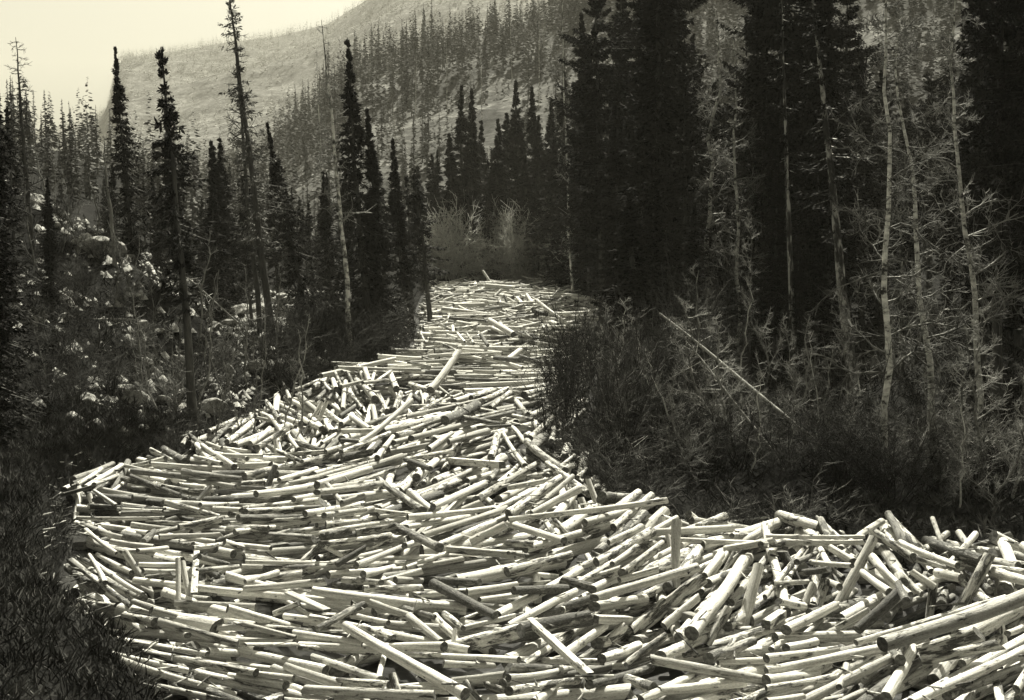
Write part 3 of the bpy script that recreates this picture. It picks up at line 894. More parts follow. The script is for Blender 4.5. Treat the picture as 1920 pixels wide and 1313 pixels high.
def conifer(seed, H=10.0, Rad=1.2, z0=.08, nb=150, ns=26, p=.8, droop=.35, leaf=.3, ragged=.45, gap=.3, wood=M_BARK, needle=M_NEEDLE, tr=.012, name='spruce'):
    g = np.random.default_rng(seed)
    k = 12
    zz = np.linspace(0, H, k)
    cx = np.cumsum(g.normal(size=k) * .03); cy = np.cumsum(g.normal(size=k) * .03)
    cx -= cx[0]; cy -= cy[0]
    rad = tr * H * (1 - zz / H) ** .8 + .012
    rad[0] *= 1.35
    TV, TF = chain(np.stack([cx, cy, zz - .3 * (zz == 0)], 1), rad, 9)
    u = np.sort(g.random(nb)) ** .92
    h = z0 + (1 - z0) * u
    # whorls: branches leave the trunk in rings, some rings thin or missing
    nw = max(12, int(H * (1 - z0) / gap))
    hw = (np.round(u * nw) + g.normal(size=nb) * .3) / nw
    weight = np.clip(.9 + .24 * np.random.default_rng(seed + 5).normal(size=nw + 3), .35, 1.5)
    lay = weight[np.clip(np.round(u * nw).astype(int), 0, nw + 2)]
    h = z0 + (1 - z0) * np.where(hw > .985, .985 - .05 * g.random(nb) ** 2, np.clip(hw, 0, 1))
    prof = (1 - u) ** p * (.45 + .55 * sstep(0, .15, u)) * (1 - .4 * sstep(.7, 1, u)) + .02
    ln = Rad * prof * (1 - ragged + ragged * 1.7 * g.random(nb) ** .8) * lay
    az = g.random(nb) * 2 * math.pi
    # one side of a crown is often poorer
    az0 = g.random() * 6.28
    ln *= 1 - .25 * (.5 + .5 * np.cos(az - az0))
    bx, by = np.interp(h * H, zz, cx), np.interp(h * H, zz, cy)
    s = (np.arange(ns) + .5) / ns
    S = s[None, :] ** .75
    dirx, diry = np.cos(az)[:, None], np.sin(az)[:, None]
    l = ln[:, None]
    lat = g.uniform(-1, 1, size=(nb, ns)) * (.34 * l * (1.02 - S) + .05) * (S > .12)
    dr = (droop * g.uniform(.5, 1.4, nb))[:, None]
    fade = sstep(.75, 1.0, u)[:, None]          # branches near the tip point up
    X = bx[:, None] + dirx * l * S - diry * lat
    Y = by[:, None] + diry * l * S + dirx * lat
    Z = (h * H)[:, None] + l * S * (-dr * (1 - fade) + .6 * fade) + .22 * l * S ** 3 * (1 - fade) - np.abs(lat) * .35 + g.normal(size=(nb, ns)) * .03
    P = np.stack([X, Y, Z], -1).reshape(-1, 3)
    rad_dir = np.stack([np.broadcast_to(dirx, (nb, ns)), np.broadcast_to(diry, (nb, ns)), np.zeros((nb, ns))], -1).reshape(-1, 3)
    D = rad_dir * .8 + g.normal(size=P.shape) * .45 + np.array([0, 0, -.3])
    D[:, 2] += np.repeat(fade.ravel() ** 2, ns) * 2.2
    D /= np.linalg.norm(D, axis=1, keepdims=True)
    W = np.cross(D, np.array([0, 0, 1.0]) + g.normal(size=P.shape) * .6); W /= np.linalg.norm(W, axis=1, keepdims=True)
    LL = leaf * (.5 + .9 * g.random(len(P))) * np.repeat(.4 + .6 * np.clip((1 - u) * 4, 0, 1), ns)
    W *= (LL * .17)[:, None]
    V, Fq = quads(P, D, W, LL)
    # leading shoot and branch wood
    e = np.stack([bx + np.cos(az) * ln * .9, by + np.sin(az) * ln * .9, h * H - droop * ln * .85], 1)
    b0 = np.stack([bx, by, h * H], 1)
    WV, WF = tubes(b0, e, np.full(nb, .012 + .0012 * H), np.full(nb, .005), 3)
    t = mk_mesh('trunk', np.concatenate([TV, WV]), [np.concatenate([TF, WF + len(TV)])], [wood], True)
    c = mk_mesh('crown', V, [Fq], [needle])
    return t, c, H

def bare(seed, H=8.0, spread=.5, nmain=34, levels=3, r0=.09, z0=.25, up=.5, wood=M_ASPEN, twig=M_TWIG_PALE, wig=.06, lenf=.3, kids=4, tmin=.006):
    """leafless tree: trunk with limbs that fork into twigs"""
    g = np.random.default_rng(seed)
    k = 14
    zz = np.linspace(0, H, k)
    cx = np.cumsum(g.normal(size=k) * wig); cy = np.cumsum(g.normal(size=k) * wig); cx -= cx[0]; cy -= cy[0]
    rad = r0 * (1 - zz / H) ** .8 + .012
    TV, TF = chain(np.stack([cx, cy, zz], 1), rad, 8)
    P0, P1, A, B = [], [], [], []
    def grow(p, d, L, r, lev):
        n = 3 if lev < levels else 2
        for i in range(n):
            d2 = d + g.normal(size=3) * .22 + np.array([0, 0, .12 * up])
            d2 /= np.linalg.norm(d2)
            q = p + d2 * L / n
            P0.append(p); P1.append(q); A.append(r * (1 - i / n * .5)); B.append(r * (1 - (i + 1) / n * .5))
            if lev < levels:
                for _ in range(kids if i else kids - 1):
                    dd = d2 + g.normal(size=3) * .75; dd[2] += .15 * up
                    dd /= np.linalg.norm(dd)
                    grow(q - d2 * L / n * g.random(), dd, L * g.uniform(.35, .6), max(tmin, r * .5), lev + 1)
            p = q; d = d2
    for i in range(nmain):
        h = z0 + (1 - z0) * (i + g.random()) / nmain
        z = min(h, .98) * H
        az = g.random() * 6.283
        d = np.array([math.cos(az), math.sin(az), up * (.4 + g.random())]); d /= np.linalg.norm(d)
        L = H * lenf * spread * 2 * (1 - .75 * (h - z0) / (1 - z0)) * g.uniform(.5, 1.1)
        p = np.array([np.interp(z, zz, cx), np.interp(z, zz, cy), z])
        grow(p, d, L, max(tmin * 1.3, .35 * r0 * (1 - h) + .012), 1)
    V, Fq = tubes(P0, P1, A, B, 3)
    t = mk_mesh('trunk', TV, [TF], [wood], True)
    c = mk_mesh('branches', V, [Fq], [twig])
    return t, c, H

def shrub(seed, H=2.6, nst=16, spread=.6, wood=M_TWIG, tmin=.005, levels=2, kids=4):
    g = np.random.default_rng(seed)
    P0, P1, A, B, S0, S1, SA, SB = [], [], [], [], [], [], [], []
    def grow(p, d, L, r, lev):
        n = 5 if lev == 0 else 3
        for i in range(n):
            d2 = d + g.normal(size=3) * .13 + np.array([0, 0, .05]); d2 /= np.linalg.norm(d2)
            q = p + d2 * L / n
            if lev == 0: S0.append(p); S1.append(q); SA.append(r * (1 - i / n * .7)); SB.append(r * (1 - (i + 1) / n * .7))
            else: P0.append(p); P1.append(q); A.append(r * (1 - i / n * .6)); B.append(r * (1 - (i + 1) / n * .6))
            if lev < levels and (i > 0 or lev > 0):
                for _ in range(kids):
                    dd = d2 * .9 + g.normal(size=3) * .55; dd /= np.linalg.norm(dd)
                    grow(q - d2 * L / n * g.random(), dd, L * g.uniform(.25, .5), max(tmin, r * .45), lev + 1)
            p = q; d = d2
    for i in range(nst):
        az = g.random() * 6.283; sl = g.random() ** .7 * spread
        d = np.array([math.cos(az) * sl, math.sin(az) * sl, 1.0]); d /= np.linalg.norm(d)
        p = np.array([math.cos(az) * .25 * g.random(), math.sin(az) * .25 * g.random(), -.1])
        grow(p, d, H * g.uniform(.6, 1.1), .018 * g.uniform(.7, 1.4), 0)
    V, F = tubes(S0, S1, SA, SB, 4)
    st = mk_mesh('stems', V, [F], [wood])
    V, F = tubes(P0, P1, A, B, 3)
    return st, mk_mesh('twigs', V, [F], [wood]), H

SPR = [conifer(11 + i, 9.99 + .01, [1.35, 1.5, 1.15, 1.6, 1.3, 1.7, 1.1, 1.45][i], [.08, .05, .14, .06, .1, .04, .2, .1][i], 270, [56, 40, 56, 34, 50, 30, 44, 56][i], [1.35, 1.1, 1.5, 1.2, 1.0, 1.45, .8, 1.25][i], [.35, .5, .3, .45, .55, .4, .6, .25][i], leaf=.19) for i in range(8)]
SPR_BIG = [conifer(31 + i, 20, [2.5, 3.0, 2.2, 2.7][i], [.1, .16, .05, .2][i], 420, 100, [.9, 1.1, .8, 1.0][i], .35, .23, .6, gap=.45) for i in range(4)]
PINE = [conifer(41 + i, 20, [2.8, 3.2, 2.6][i], [.2, .3, .25][i], 230, 150, [.6, .5, .7][i], .05, .25, .85, gap=.7) for i in range(3)]
LARCH = [conifer(51 + i, 16, 1.45, .25, 130, 26, .6, .25, .2, .85, .5, M_BARK, M_NEEDLE_SP) for i in range(2)]
SPARSE = [conifer(61 + i, 10, 1.15, .3, 120, 34, .8, .45, .19, .75, .35) for i in range(2)]
SKEL = [bare(71 + i, 12, .22, 60, 2, .13, .2, -.1, M_BARK, M_TWIG_DARK, .04, .3, 3, .012) for i in range(2)]
SNAG = [bare(81, 9, .2, 22, 2, .13, .3, .9, M_GREYBARK, M_TWIG, .05, .3, 3, .01)]
BIRCH = [bare(91 + i, 13, .17, 36, 2, .12, .4, .1, M_FLECK, M_TWIG_MID, .07, .3, 3, .008) for i in range(1)]
ASPEN = [bare(101 + i, 12, .32, 30, 3, .10, .2, .3, M_ASPEN, M_TWIG_MID, .09, .28, 3, .0075) for i in range(2)]
ALDER = [bare(111 + i, 6, .40, 17, 3, .036, .12, .95, M_TWIG_MID if i != 1 else M_TWIG_PALE, M_TWIG_MID, .10, .32, 3, .0052) for i in range(3)]
SAPL = [bare(181 + i, 6, .36, 14, 2, .045, .15, .9, M_TWIG_MID, M_TWIG, .09, .3, 3, .009) for i in range(3)]
BRU = [shrub(121 + i, 2.6, 9, .7, M_TWIG, .010, 2, 2) for i in range(4)]
BRU_DARK = [shrub(131 + i, 2.6, 12, .8, M_TWIG_DARK, .010, 2, 2) for i in range(4)]
WISP = [shrub(161 + i, 3.0, 6, .3, M_TWIG_DARK, .010, 2, 2) for i in range(3)]
WILLOW = [shrub(141 + i, 4.5, 22, .35, M_TWIG_PALE, .02, 2, 2) for i in range(2)]
print('plant meshes', round(time.time() - T0, 1))

sets = {}
def tree(kind, name, bx, Y, tx=None, ty=None, H=None, wide=1.0, label=None, cat='tree', group=None, seed=0, z=None, parts=('trunk', 'crown')):
    """kind: list of (trunk, crown, height). Base stands at column bx, distance Y; top reaches pixel tx, ty."""
    t, c, H0 = kind[seed % len(kind)]
    x = (bx - 960) / FPX * (Y * cp)
    gz = g1(x, Y) if z is None else z
    base = Vector((x, Y, gz - .1))
    if ty is not None:
        top = Vector(ap(tx, ty, Y))
    else:
        top = base + Vector((((seed * 37) % 11 - 5) * .04 * H, 0, H))
    v = top - base
    e = bpy.data.objects.new(name, None)
    col.objects.link(e)
    e.empty_display_size = .3
    e.location = base
    s = v.length / H0
    e.rotation_mode = 'QUATERNION'
    e.rotation_quaternion = v.to_track_quat('Z', 'Y') @ Quaternion((0, 0, 1), (seed * 2.399) % 6.283)
    w = s * wide if wide < 5 else s
    e.scale = (w, w, s)
    add(parts[0], t, e); add(parts[1], c, e)
    props(e, label, cat, group)
    return e

lab = []
def T(kind, name, *a, label=None, **k):
    e = tree(kind, name, *a, label=label, **k)
    bx = a[0]
    lab.append((e, label, bx))
    return e
GL, GR, GC = 'conifers on the left bank', 'conifers of the right-hand forest', 'conifers beyond the far bend'
# left bank
T(SPR_BIG, 'spruce_tree', -35, 31, -30, 90, wide=1.0, label='black spruce filling the left edge of the picture', group=GL, seed=0)
T(SKEL, 'larch_tree', 60, 55, 28, 70, wide=1.1, label='bare larch with level branches standing over the left rocks', group=GL, seed=0)
T(SPR, 'spruce_tree', 245, 62, 215, 86, wide=.9, label='narrow dark spruce with sharp tip against the open sky', group=GL, seed=1)
T(SNAG, 'dead_tree', 212, 58, 195, 255, wide=1.2, label='dead snag with upturned branches left of the narrow sky spruce', group=GL, seed=0)
T(SPARSE, 'spruce_tree', 350, 44, 296, 90, wide=.95, label='thin-topped spruce whose bare lower trunk reaches the left brush', group=GL, seed=0)
T(SPR, 'spruce_tree', 335, 60, 312, 200, wide=.9, label='dense spruce close behind the thin-topped one', group=GL, seed=2)
T(SPR, 'spruce_tree', 415, 80, 398, 262, wide=1.5, label='small double-topped spruce, left twin', group=GL, seed=0)
T(SPR, 'spruce_tree', 428, 81, 412, 258, wide=1.4, label='small double-topped spruce, right twin', group=GL, seed=3)
T(LARCH, 'larch_tree', 505, 64, 425, -40, wide=.9, label='tallest larch on the left, its tip leaving the frame', group=GL, seed=0)
T(SKEL, 'larch_tree', 482, 70, 440, 40, wide=.8, label='bare grey larch just left of the tallest one', group=GL, seed=1)
T(SPR, 'spruce_tree', 575, 72, 500, 228, wide=.9, label='dark spruce leaning left beside the white birch', group=GL, seed=1)
T(BIRCH, 'birch_tree', 655, 62.5, 582, 40, wide=.85, label='white-trunked leaning birch with bare crown', group='bare trees on the left bank', seed=0)
T(SPR, 'spruce_tree', 692, 65, 652, 72, wide=.95, label='tall black spruce right of the white birch', group=GL, seed=3)
T(SPR, 'spruce_tree', 715, 66, 690, 200, wide=1.0, label='dark spruce tucked behind the tall black one', group=GL, seed=0)
T(SPR, 'spruce_tree', 755, 78, 738, 258, wide=1.1, label='mid-height spruce above the log bend', group=GL, seed=2)
T(SPARSE, 'spruce_tree', 808, 84, 786, 310, wide=1.3, label='slender spruce whose trunk stands against the far logs', group=GL, seed=1)
T(SPARSE, 'spruce_tree', 770, 90, 760, 330, wide=1.1, label='thin spruce left of the slender one by the far logs', group=GL, seed=0)
T(SPR, 'spruce_tree', 622, 84, 606, 320, wide=1.2, label='low spruce left of the birch trunk', group=GL, seed=3)
T(SPR, 'spruce_tree', 300, 95, 285, 330, wide=1.0, label='grey spruce far behind the sky spruce', group=GL, seed=0)
for i, (x, y, top) in enumerate([(20, 48, 200), (5, 60, 260), (120, 75, 390), (165, 90, 400), (455, 100, 330), (540, 105, 350), (585, 95, 380), (650, 100, 330), (640, 120, 300), (720, 112, 320), (775, 125, 330), (480, 115, 360), (380, 110, 370), (250, 100, 380), (700, 90, 400), (560, 88, 420)]):
    T(SPR if i % 3 else SPARSE, 'spruce_tree', x, y, x - 10 + (i * 7) % 19, top, wide=.9 + .1 * (i % 4), label='small background spruce between the left bank trees', group=GL, seed=i)
for i in range(46):
    x = rng.uniform(0, 640); y = rng.uniform(72, 140); top = rng.uniform(300, 430)
    T((SPR, SPARSE, SKEL, SPR)[i % 4], ('spruce_tree', 'spruce_tree', 'dead_tree', 'spruce_tree')[i % 4], x, y, x + rng.uniform(-12, 6), top, wide=rng.uniform(.8, 1.4),
      label=('slim spruce', 'thin ragged spruce', 'bare dead tree', 'dark spruce')[i % 4] + ' in the tangle of the left slope', group='trees of the left slope tangle', seed=i)
for i in range(40):
    x = rng.uniform(60, 540); y = rng.uniform(41, 66); top = 0
    T(SAPL, 'alder_tree', x, y, x, H=rng.uniform(2.5, 5.5), wide=rng.uniform(.7, 1.1), label='bare sapling on the left slope brush', cat='sapling', group='bare saplings on the left slope', seed=i, parts=('trunk', 'branches'))
for i, (x, y, top) in enumerate([(-60, 38, 60), (-150, 42, -60), (-10, 44, 150), (-90, 50, 40), (90, 50, 330), (-180, 34, 0)]):
    T(SPR_BIG, 'spruce_tree', x, y, x, top, wide=1.0, label='dark spruce in the black left edge of the forest', group=GL, seed=i)
# far centre
for i, (x, y, top, w) in enumerate([(846, 138, 248, 1.6), (868, 140, 158, 1.1), (888, 142, 165, 1.1), (905, 146, 225, 1.3), (938, 140, 222, 1.3), (925, 150, 280, 1.3), (962, 146, 210, 1.3), (976, 150, 150, 1.1), (1000, 148, 160, 1.1), (1014, 140, 215, 1.2),
                                    (1035, 142, 190, 1.3), (1062, 138, 135, 1.1), (1078, 128, 180, 1.2), (1095, 122, 120, 1.2), (820, 150, 290, 1.4), (790, 152, 310, 1.4), (985, 136, 280, 1.5), (1045, 128, 260, 1.5), (880, 136, 330, 1.5), (950, 137, 330, 1.5), (1110, 110, 90, 1.1), (915, 136, 350, 1.5), (1015, 134, 330, 1.6), (860, 137, 350, 1.6)]):
    T(SPR, 'spruce_tree', x, y, x - 2, top, wide=w, label='dark spruce beyond the far bend', group=GC, seed=i)
# right forest
for i, (x, y, tx, ty, w, big) in enumerate([
        (1135, 84, 1118, -15, .95, 1), (1170, 96, 1165, -60, 1.0, 0), (1205, 92, 1200, -120, 1.0, 1), (1240, 70, 1232, -260, 1.0, 0), (1268, 86, 1262, -160, 1.0, 1),
        (1300, 98, 1296, 60, 1.1, 0), (1345, 92, 1340, 150, 1.1, 1), (1160, 74, 1158, 150, 1.1, 0), (1290, 66, 1284, 120, 1.0, 1), (1330, 75, 1326, 190, 1.2, 0),
        (1385, 88, 1380, 230, 1.2, 1), (1440, 70, 1430, -240, .9, 0), (1478, 64, 1462, -300, .85, 1), (1520, 72, 1512, -210, .95, 0), (1560, 62, 1548, -160, .85, 0),
        (1596, 74, 1590, -40, .9, 1), (1622, 80, 1616, 90, .95, 0), (1655, 90, 1650, 130, 1.1, 1), (1420, 80, 1414, 60, 1.0, 1), (1500, 84, 1496, 40, 1.0, 0),
        (1700, 96, 1700, 160, 1.1, 0), (1750, 86, 1748, 140, 1.1, 1), (1790, 92, 1786, 90, 1.1, 0), (1850, 52, 1838, -260, .8, 0), (1885, 46, 1880, -400, .7, 1),
        (1925, 58, 1925, -200, .9, 0), (1945, 44, 1950, -300, .8, 1), (1835, 80, 1830, 40, 1.0, 1), (1110, 104, 1092, 20, 1.0, 0), (1225, 62, 1224, 300, 1.2, 0),
        (1372, 68, 1368, 360, 1.2, 0), (1300, 58, 1300, 380, 1.2, 0), (1460, 58, 1456, 280, 1.0, 0), (1540, 56, 1536, 260, 1.0, 0), (1590, 58, 1588, 330, 1.1, 0), (1650, 66, 1650, 360, 1.1, 0),
        (1150, 90, 1150, 330, 1.3, 0), (1100, 112, 1100, 300, 1.2, 0), (1410, 60, 1408, 420, 1.2, 0), (1500, 52, 1500, 450, 1.1, 0), (1710, 70, 1710, 400, 1.1, 0), (1780, 66, 1780, 420, 1.1, 0), (1860, 64, 1860, 300, 1.0, 0), (1900, 62, 1905, 380, 1.1, 0)]):
    K = PINE if big else SPR_BIG
    T(K, 'pine_tree' if big else 'spruce_tree', x, y, tx, ty, wide=w, label=('tall ' if ty < 60 else 'lower ') + ('dark pine' if big else 'dark spruce') + ' in the right-hand forest', group=GR, seed=i + 1)
for i in range(34):
    x = 1120 + i * 25 + rng.uniform(-12, 12); y = rng.uniform(98, 130); ty = rng.uniform(90, 340) if not (1360 < x < 1400) else 330
    T(SPR_BIG, 'spruce_tree', x, y, x, ty, wide=1.0, label='half-hidden spruce deep in the right-hand forest', group=GR, seed=i)
T(SPR, 'spruce_tree', 1205, 58, 1182, 360, wide=2.2, label='low wide-boughed spruce at the right edge of the narrows', group=GR, seed=1)
T([conifer(301, 18, 1.1, .35, 70, 22, .5, .2, .25, .9, .6, M_PATCHY)], 'conifer_trunk', 1612, 47, 1516, -60, wide=1.1, label='leaning conifer with pale flaking patches up its trunk', group=GR, seed=0)
T([conifer(302, 18, 1.0, .5, 50, 22, .5, .2, .25, .9, .6, M_PATCHY)], 'conifer_trunk', 1500, 52, 1462, -30, wide=.7, label='thin straight trunk with pale flecks left of the flaking one', group=GR, seed=0)
T([conifer(303, 18, 1.0, .5, 50, 22, .5, .2, .25, .9, .6, M_PATCHY)], 'conifer_trunk', 1700, 52, 1690, 330, wide=1.4, label='short pale mottled trunk behind the white aspen', group=GR, seed=0)
# bare trees on the right
GB = 'bare trees on the right bank'
T(ASPEN, 'aspen_tree', 1690, 33, 1664, -60, wide=.85, label='straight white aspen, the brightest trunk on the right', group=GB, seed=0, parts=('trunk', 'branches'))
T(ASPEN, 'aspen_tree', 1768, 37, 1690, 60, wide=1.0, label='crooked grey aspen leaning behind the white one', group=GB, seed=1, parts=('trunk', 'branches'))
T(ASPEN, 'aspen_tree', 1852, 42, 1800, -20, wide=.9, label='high-branching aspen near the right edge', group=GB, seed=2, parts=('trunk', 'branches'))
T(ASPEN, 'aspen_tree', 1320, 72, 1322, 20, wide=1.0, label='pale leafless crown among the tall dark pines', group=GB, seed=3, parts=('trunk', 'branches'))
T(ASPEN, 'aspen_tree', 1385, 66, 1376, 60, wide=.8, label='slim aspen by the bright gap in the forest', group=GB, seed=4, parts=('trunk', 'branches'))
for i, (x, y, tx, ty, w) in enumerate([(1360, 39, 1330, 505, 1.1), (1400, 41, 1405, 540, 1.0), (1455, 43, 1418, 400, .7), (1508, 38, 1480, 600, .9), (1540, 37, 1530, 620, .8), (1630, 40, 1572, 530, .5), (1300, 42, 1250, 600, 1.2), (1240, 40, 1205, 640, 1.2),
                                       (1800, 32, 1830, 620, 1.1), (1860, 31, 1880, 590, 1.2), (1920, 31, 1935, 560, 1.1), (1745, 33, 1720, 690, 1.2), (1600, 34, 1590, 720, 1.0), (1180, 44, 1160, 560, 1.2), (1130, 50, 1125, 570, 1.2), (1280, 36, 1262, 700, 1.2), (1420, 34, 1440, 700, 1.1), (1660, 33, 1650, 760, 1.2), (1890, 29, 1900, 720, 1.3), (1820, 30, 1800, 760, 1.2), (1330, 37, 1300, 560, 1.3), (1380, 36.5, 1372, 600, 1.3), (1220, 42, 1190, 590, 1.3), (1470, 36, 1500, 590, 1.2), (1560, 35, 1555, 650, 1.2), (1260, 38, 1228, 660, 1.3), (1700, 31.5, 1690, 800, 1.2), (1780, 31, 1775, 700, 1.2), (1150, 47, 1135, 620, 1.2), (1100, 58, 1098, 560, 1.0), (1345, 35.5, 1330, 740, 1.3), (1500, 34, 1490, 760, 1.2)]):
    T(ALDER, 'alder_tree', x, y, tx, ty, wide=w, label='young leafless alder on the right bank', cat='sapling', group='young alders on the right bank', seed=i, parts=('trunk', 'branches'))

# shrubs
def S(kind, name, px, Y, H, label, group, seed, wide=1.0, z=None):
    t, c, H0 = kind[seed % len(kind)]
    x = (px - 960) / FPX * (Y * cp)
    gz = g1(x, Y) if z is None else z
    e = bpy.data.objects.new(name, None); col.objects.link(e)
    e.location = (x, Y, gz); e.rotation_euler = (0, 0, seed * 2.399)
    s = H / H0
    e.scale = (s * wide, s * wide, s)
    add('stems', t, e); add('twigs', c, e)
    props(e, label, 'shrub', group)
    lab.append((e, label, px))
for i in range(46):
    Y = float(np.interp(i, [0, 20, 45], [37, 44, 62])) + rng.uniform(-1, 2)
    x = float(xr(Y)) + (.5 if Y < 48 else 1.4) + 4.2 * rng.random() ; px = 960 + x * FPX / (Y * cp)
    S(BRU if i % 3 == 0 else BRU_DARK, 'bare_shrub', px, Y, (1.3 + 3.2 * rng.random() ** 1.5), 'leafless shrub overhanging the logs from the right bank', 'shrubs along the right bank', i, .62)
for i in range(44):
    px = rng.uniform(1180, 1960); Y = rng.uniform(0, 7) + float(np.interp(px, [1180, 1300, 1640, 1920], [37.5, 33.5, 31.5, 29.5]))
    S((BRU, BRU_DARK, BRU_DARK, BRU_DARK)[i % 4], 'bare_shrub', px, Y, rng.uniform(1.0, 2.2), 'leafless shrub in the thicket behind the right log pile', 'shrubs of the right thicket', i, 1.2)
for i in range(24):
    px = rng.uniform(60, 470); Y = rng.uniform(39, 60)
    S(BRU_DARK if i % 4 else BRU, 'bare_shrub', px, Y, rng.uniform(1.0, 2.2), 'leafless shrub on the left slope above the logs', 'shrubs on the left slope', i, 1.2)
for i in range(56):
    Y = rng.uniform(27.5, 42); x = float(xr(Y)) + rng.uniform(-.1, 1.0)
    S(BRU_DARK if i % 5 else BRU, 'bare_shrub', 960 + x * FPX / (Y * cp), Y, rng.uniform(.7, 1.7), 'low shrub rooted on the lip of the right bank', 'low shrubs on the right bank lip', i, 1.6)
for i in range(16):
    Y = 52 + i * .8; x = float(xl(Y)) - rng.uniform(.2, 1.6)
    S(BRU_DARK, 'bare_shrub', 960 + x * FPX / (Y * cp), Y, rng.uniform(1.2, 2.6), 'dark shrub at the water edge left of the narrows', 'dark shrubs at the left water edge', i, 1.1)
for i in range(30):
    px = rng.uniform(500, 740); Y = float(np.interp(px, [500, 600, 740], [54, 62, 68])) + rng.uniform(0, 7)
    S(BRU_DARK, 'bare_shrub', px, Y, rng.uniform(1.4, 3.0), 'dark shrub where the left bank meets the narrows', 'dark shrubs at the narrows', i, 1.2)
for i in range(26):
    x = 810 + i * 13 + rng.uniform(-6, 6); y = rng.uniform(141, 156)
    T(SPR_BIG, 'spruce_tree', x, y, x, rng.uniform(270, 360), wide=1.1, label='low dark spruce filling the forest beyond the far bend', group=GC, seed=i)
for i in range(16):
    px = 822 + i * 13 + rng.uniform(-6, 6) ; Y = 135 + rng.uniform(0, 3)
    S(WILLOW, 'willow_shrub', px, Y, rng.uniform(4.0, 7.2), 'pale feathery willow behind the far end of the jam', 'pale willows at the far bend', i, 1.0)
for i in range(7):
    S(WILLOW, 'willow_shrub', 1068 + i * 11, 134 - i * 2, 5.5 + i % 3, 'pale willow beside the far mound of logs', 'pale willows by the far mound', i, 1.0)
for i in range(13):
    Y = 41 + i * .95; x = float(xr(Y)) - [1.3, .6, .2, .9, .4][i % 5]
    S(WISP, 'bare_shrub', 960 + x * FPX / Y, Y, 2.3 + (i * 7 % 5) * .38, 'tall wispy shrub standing in front of the narrows', 'wispy shrubs at the water edge', i, .9, z=.25)

# fallen poles leaning in the right thicket
def pole(name, x1, y1, Y1, x2, y2, Y2, r, label):
    p, q = ap(x1, y1, Y1), ap(x2, y2, Y2)
    c = (p + q) / 2
    t = np.linspace(0, 1, 14)
    pts = p + (q - p) * t[:, None] - c
    pts[:, 2] += .12 * np.sin(t * math.pi)
    pts[:, 0] += .03 * np.sin(t * 9)
    V, Fq = chain(pts, r * (1 - .65 * t), 8)
    o = add(name, mk_mesh(name, V, [Fq], [M_GREYBARK], True)); o.location = c
    g = np.random.default_rng(int(x1))
    a = p + (q - p) * g.uniform(.5, .98, 12)[:, None] - c
    b_ = a + g.normal(size=(12, 3)) * .35
    for k in range(12):
        V, Fq = tubes(a[k:k + 1], b_[k:k + 1], [.012], [.006], 4)
        add('broken_branch', mk_mesh('broken_branch', V, [Fq], [M_TWIG_PALE]), o)
    props(o, label, 'fallen tree', 'fallen poles in the right thicket')
pole('fallen_tree', 1645, 935, 33, 1236, 588, 40, .1, 'long pale fallen trunk slanting up leftward through the right thicket')
pole('fallen_tree', 1478, 893, 34, 1285, 640, 38, .055, 'shorter thin fallen trunk below the long slanting one')
pole('fallen_tree', 1225, 925, 34.5, 1172, 820, 36, .05, 'crooked thin stick at the foot of the right shrubs')
pole('fallen_tree', 90, 612, 52, 260, 600, 52.5, .1, 'horizontal fallen trunk across the left rock slope')
pole('fallen_tree', 180, 815, 43, 330, 845, 42.5, .06, 'thin pale stick lying above the left brush')
pole('fallen_tree', 480, 640, 68, 350, 520, 70, .06, 'slanting dead stick in front of the pale left boulders')

# ------------------------------------------------------------------ rocks
def rock_mesh(seed):
    import bmesh
    g = np.random.default_rng(seed)
    bm = bmesh.new()
    bmesh.ops.create_icosphere(bm, subdivisions=3, radius=1)
    pl = g.normal(size=(9, 3)); pl /= np.linalg.norm(pl, axis=1, keepdims=True)
    ds = g.uniform(.38, .74, 9)
    for v in bm.verts:
        c = np.array(v.co)
        for n_, d_ in zip(pl, ds):
            k = c @ n_
            if k > d_: c = c - n_ * (k - d_)
        c = c * (1 + .04 * math.sin(c[0] * 9 + seed) * math.sin(c[1] * 8) )
        v.co = c * np.array([1, .85, .62])
    me = bpy.data.meshes.new('boulder'); bm.to_mesh(me); bm.free()
    me.materials.append(M_ROCK)
    return me
RK = [rock_mesh(i) for i in range(7)]
rk_items = []
def rock(px, Y, s, lb, i, sink=.2):
    x = (px - 960) / FPX * Y * cp
    o = add('boulder', RK[i % 7])
    o.location = (x, Y, g1(x, Y) + s * (.35 - sink))
    g = np.random.default_rng(i + 5)
    o.rotation_euler = (g.uniform(-.4, .4), g.uniform(-.4, .4), g.uniform(0, 6.28))
    o.scale = (s * g.uniform(.8, 1.3), s * g.uniform(.8, 1.2), s * g.uniform(.7, 1.2))
    props(o, lb, 'rock', 'boulders on the left bank')
    rk_items.append((o, lb, px))
for i, (px, py, s) in enumerate([(175, 470, 1.1), (200, 500, .9), (75, 520, .9), (100, 540, .7), (235, 530, .7), (140, 455, .9)]):
    rock(px, 58 + i, s, 'large angular slab high on the left slope', i)
for i in range(44):
    rock(rng.uniform(400, 570), rng.uniform(74, 92), rng.uniform(.35, 1.0), 'pale boulder on the bright ground left of the narrows', 20 + i)
for i in range(110):
    px = rng.uniform(50, 520); Y = rng.uniform(42, 76)
    rock(px, Y, float(np.clip(rng.lognormal(-1.3, .5), .12, .7)), ('small' if i % 2 else 'rough') + ' pale rock showing through the left slope brush', 60 + i, .1)
uniq(rk_items)
uniq(lab)

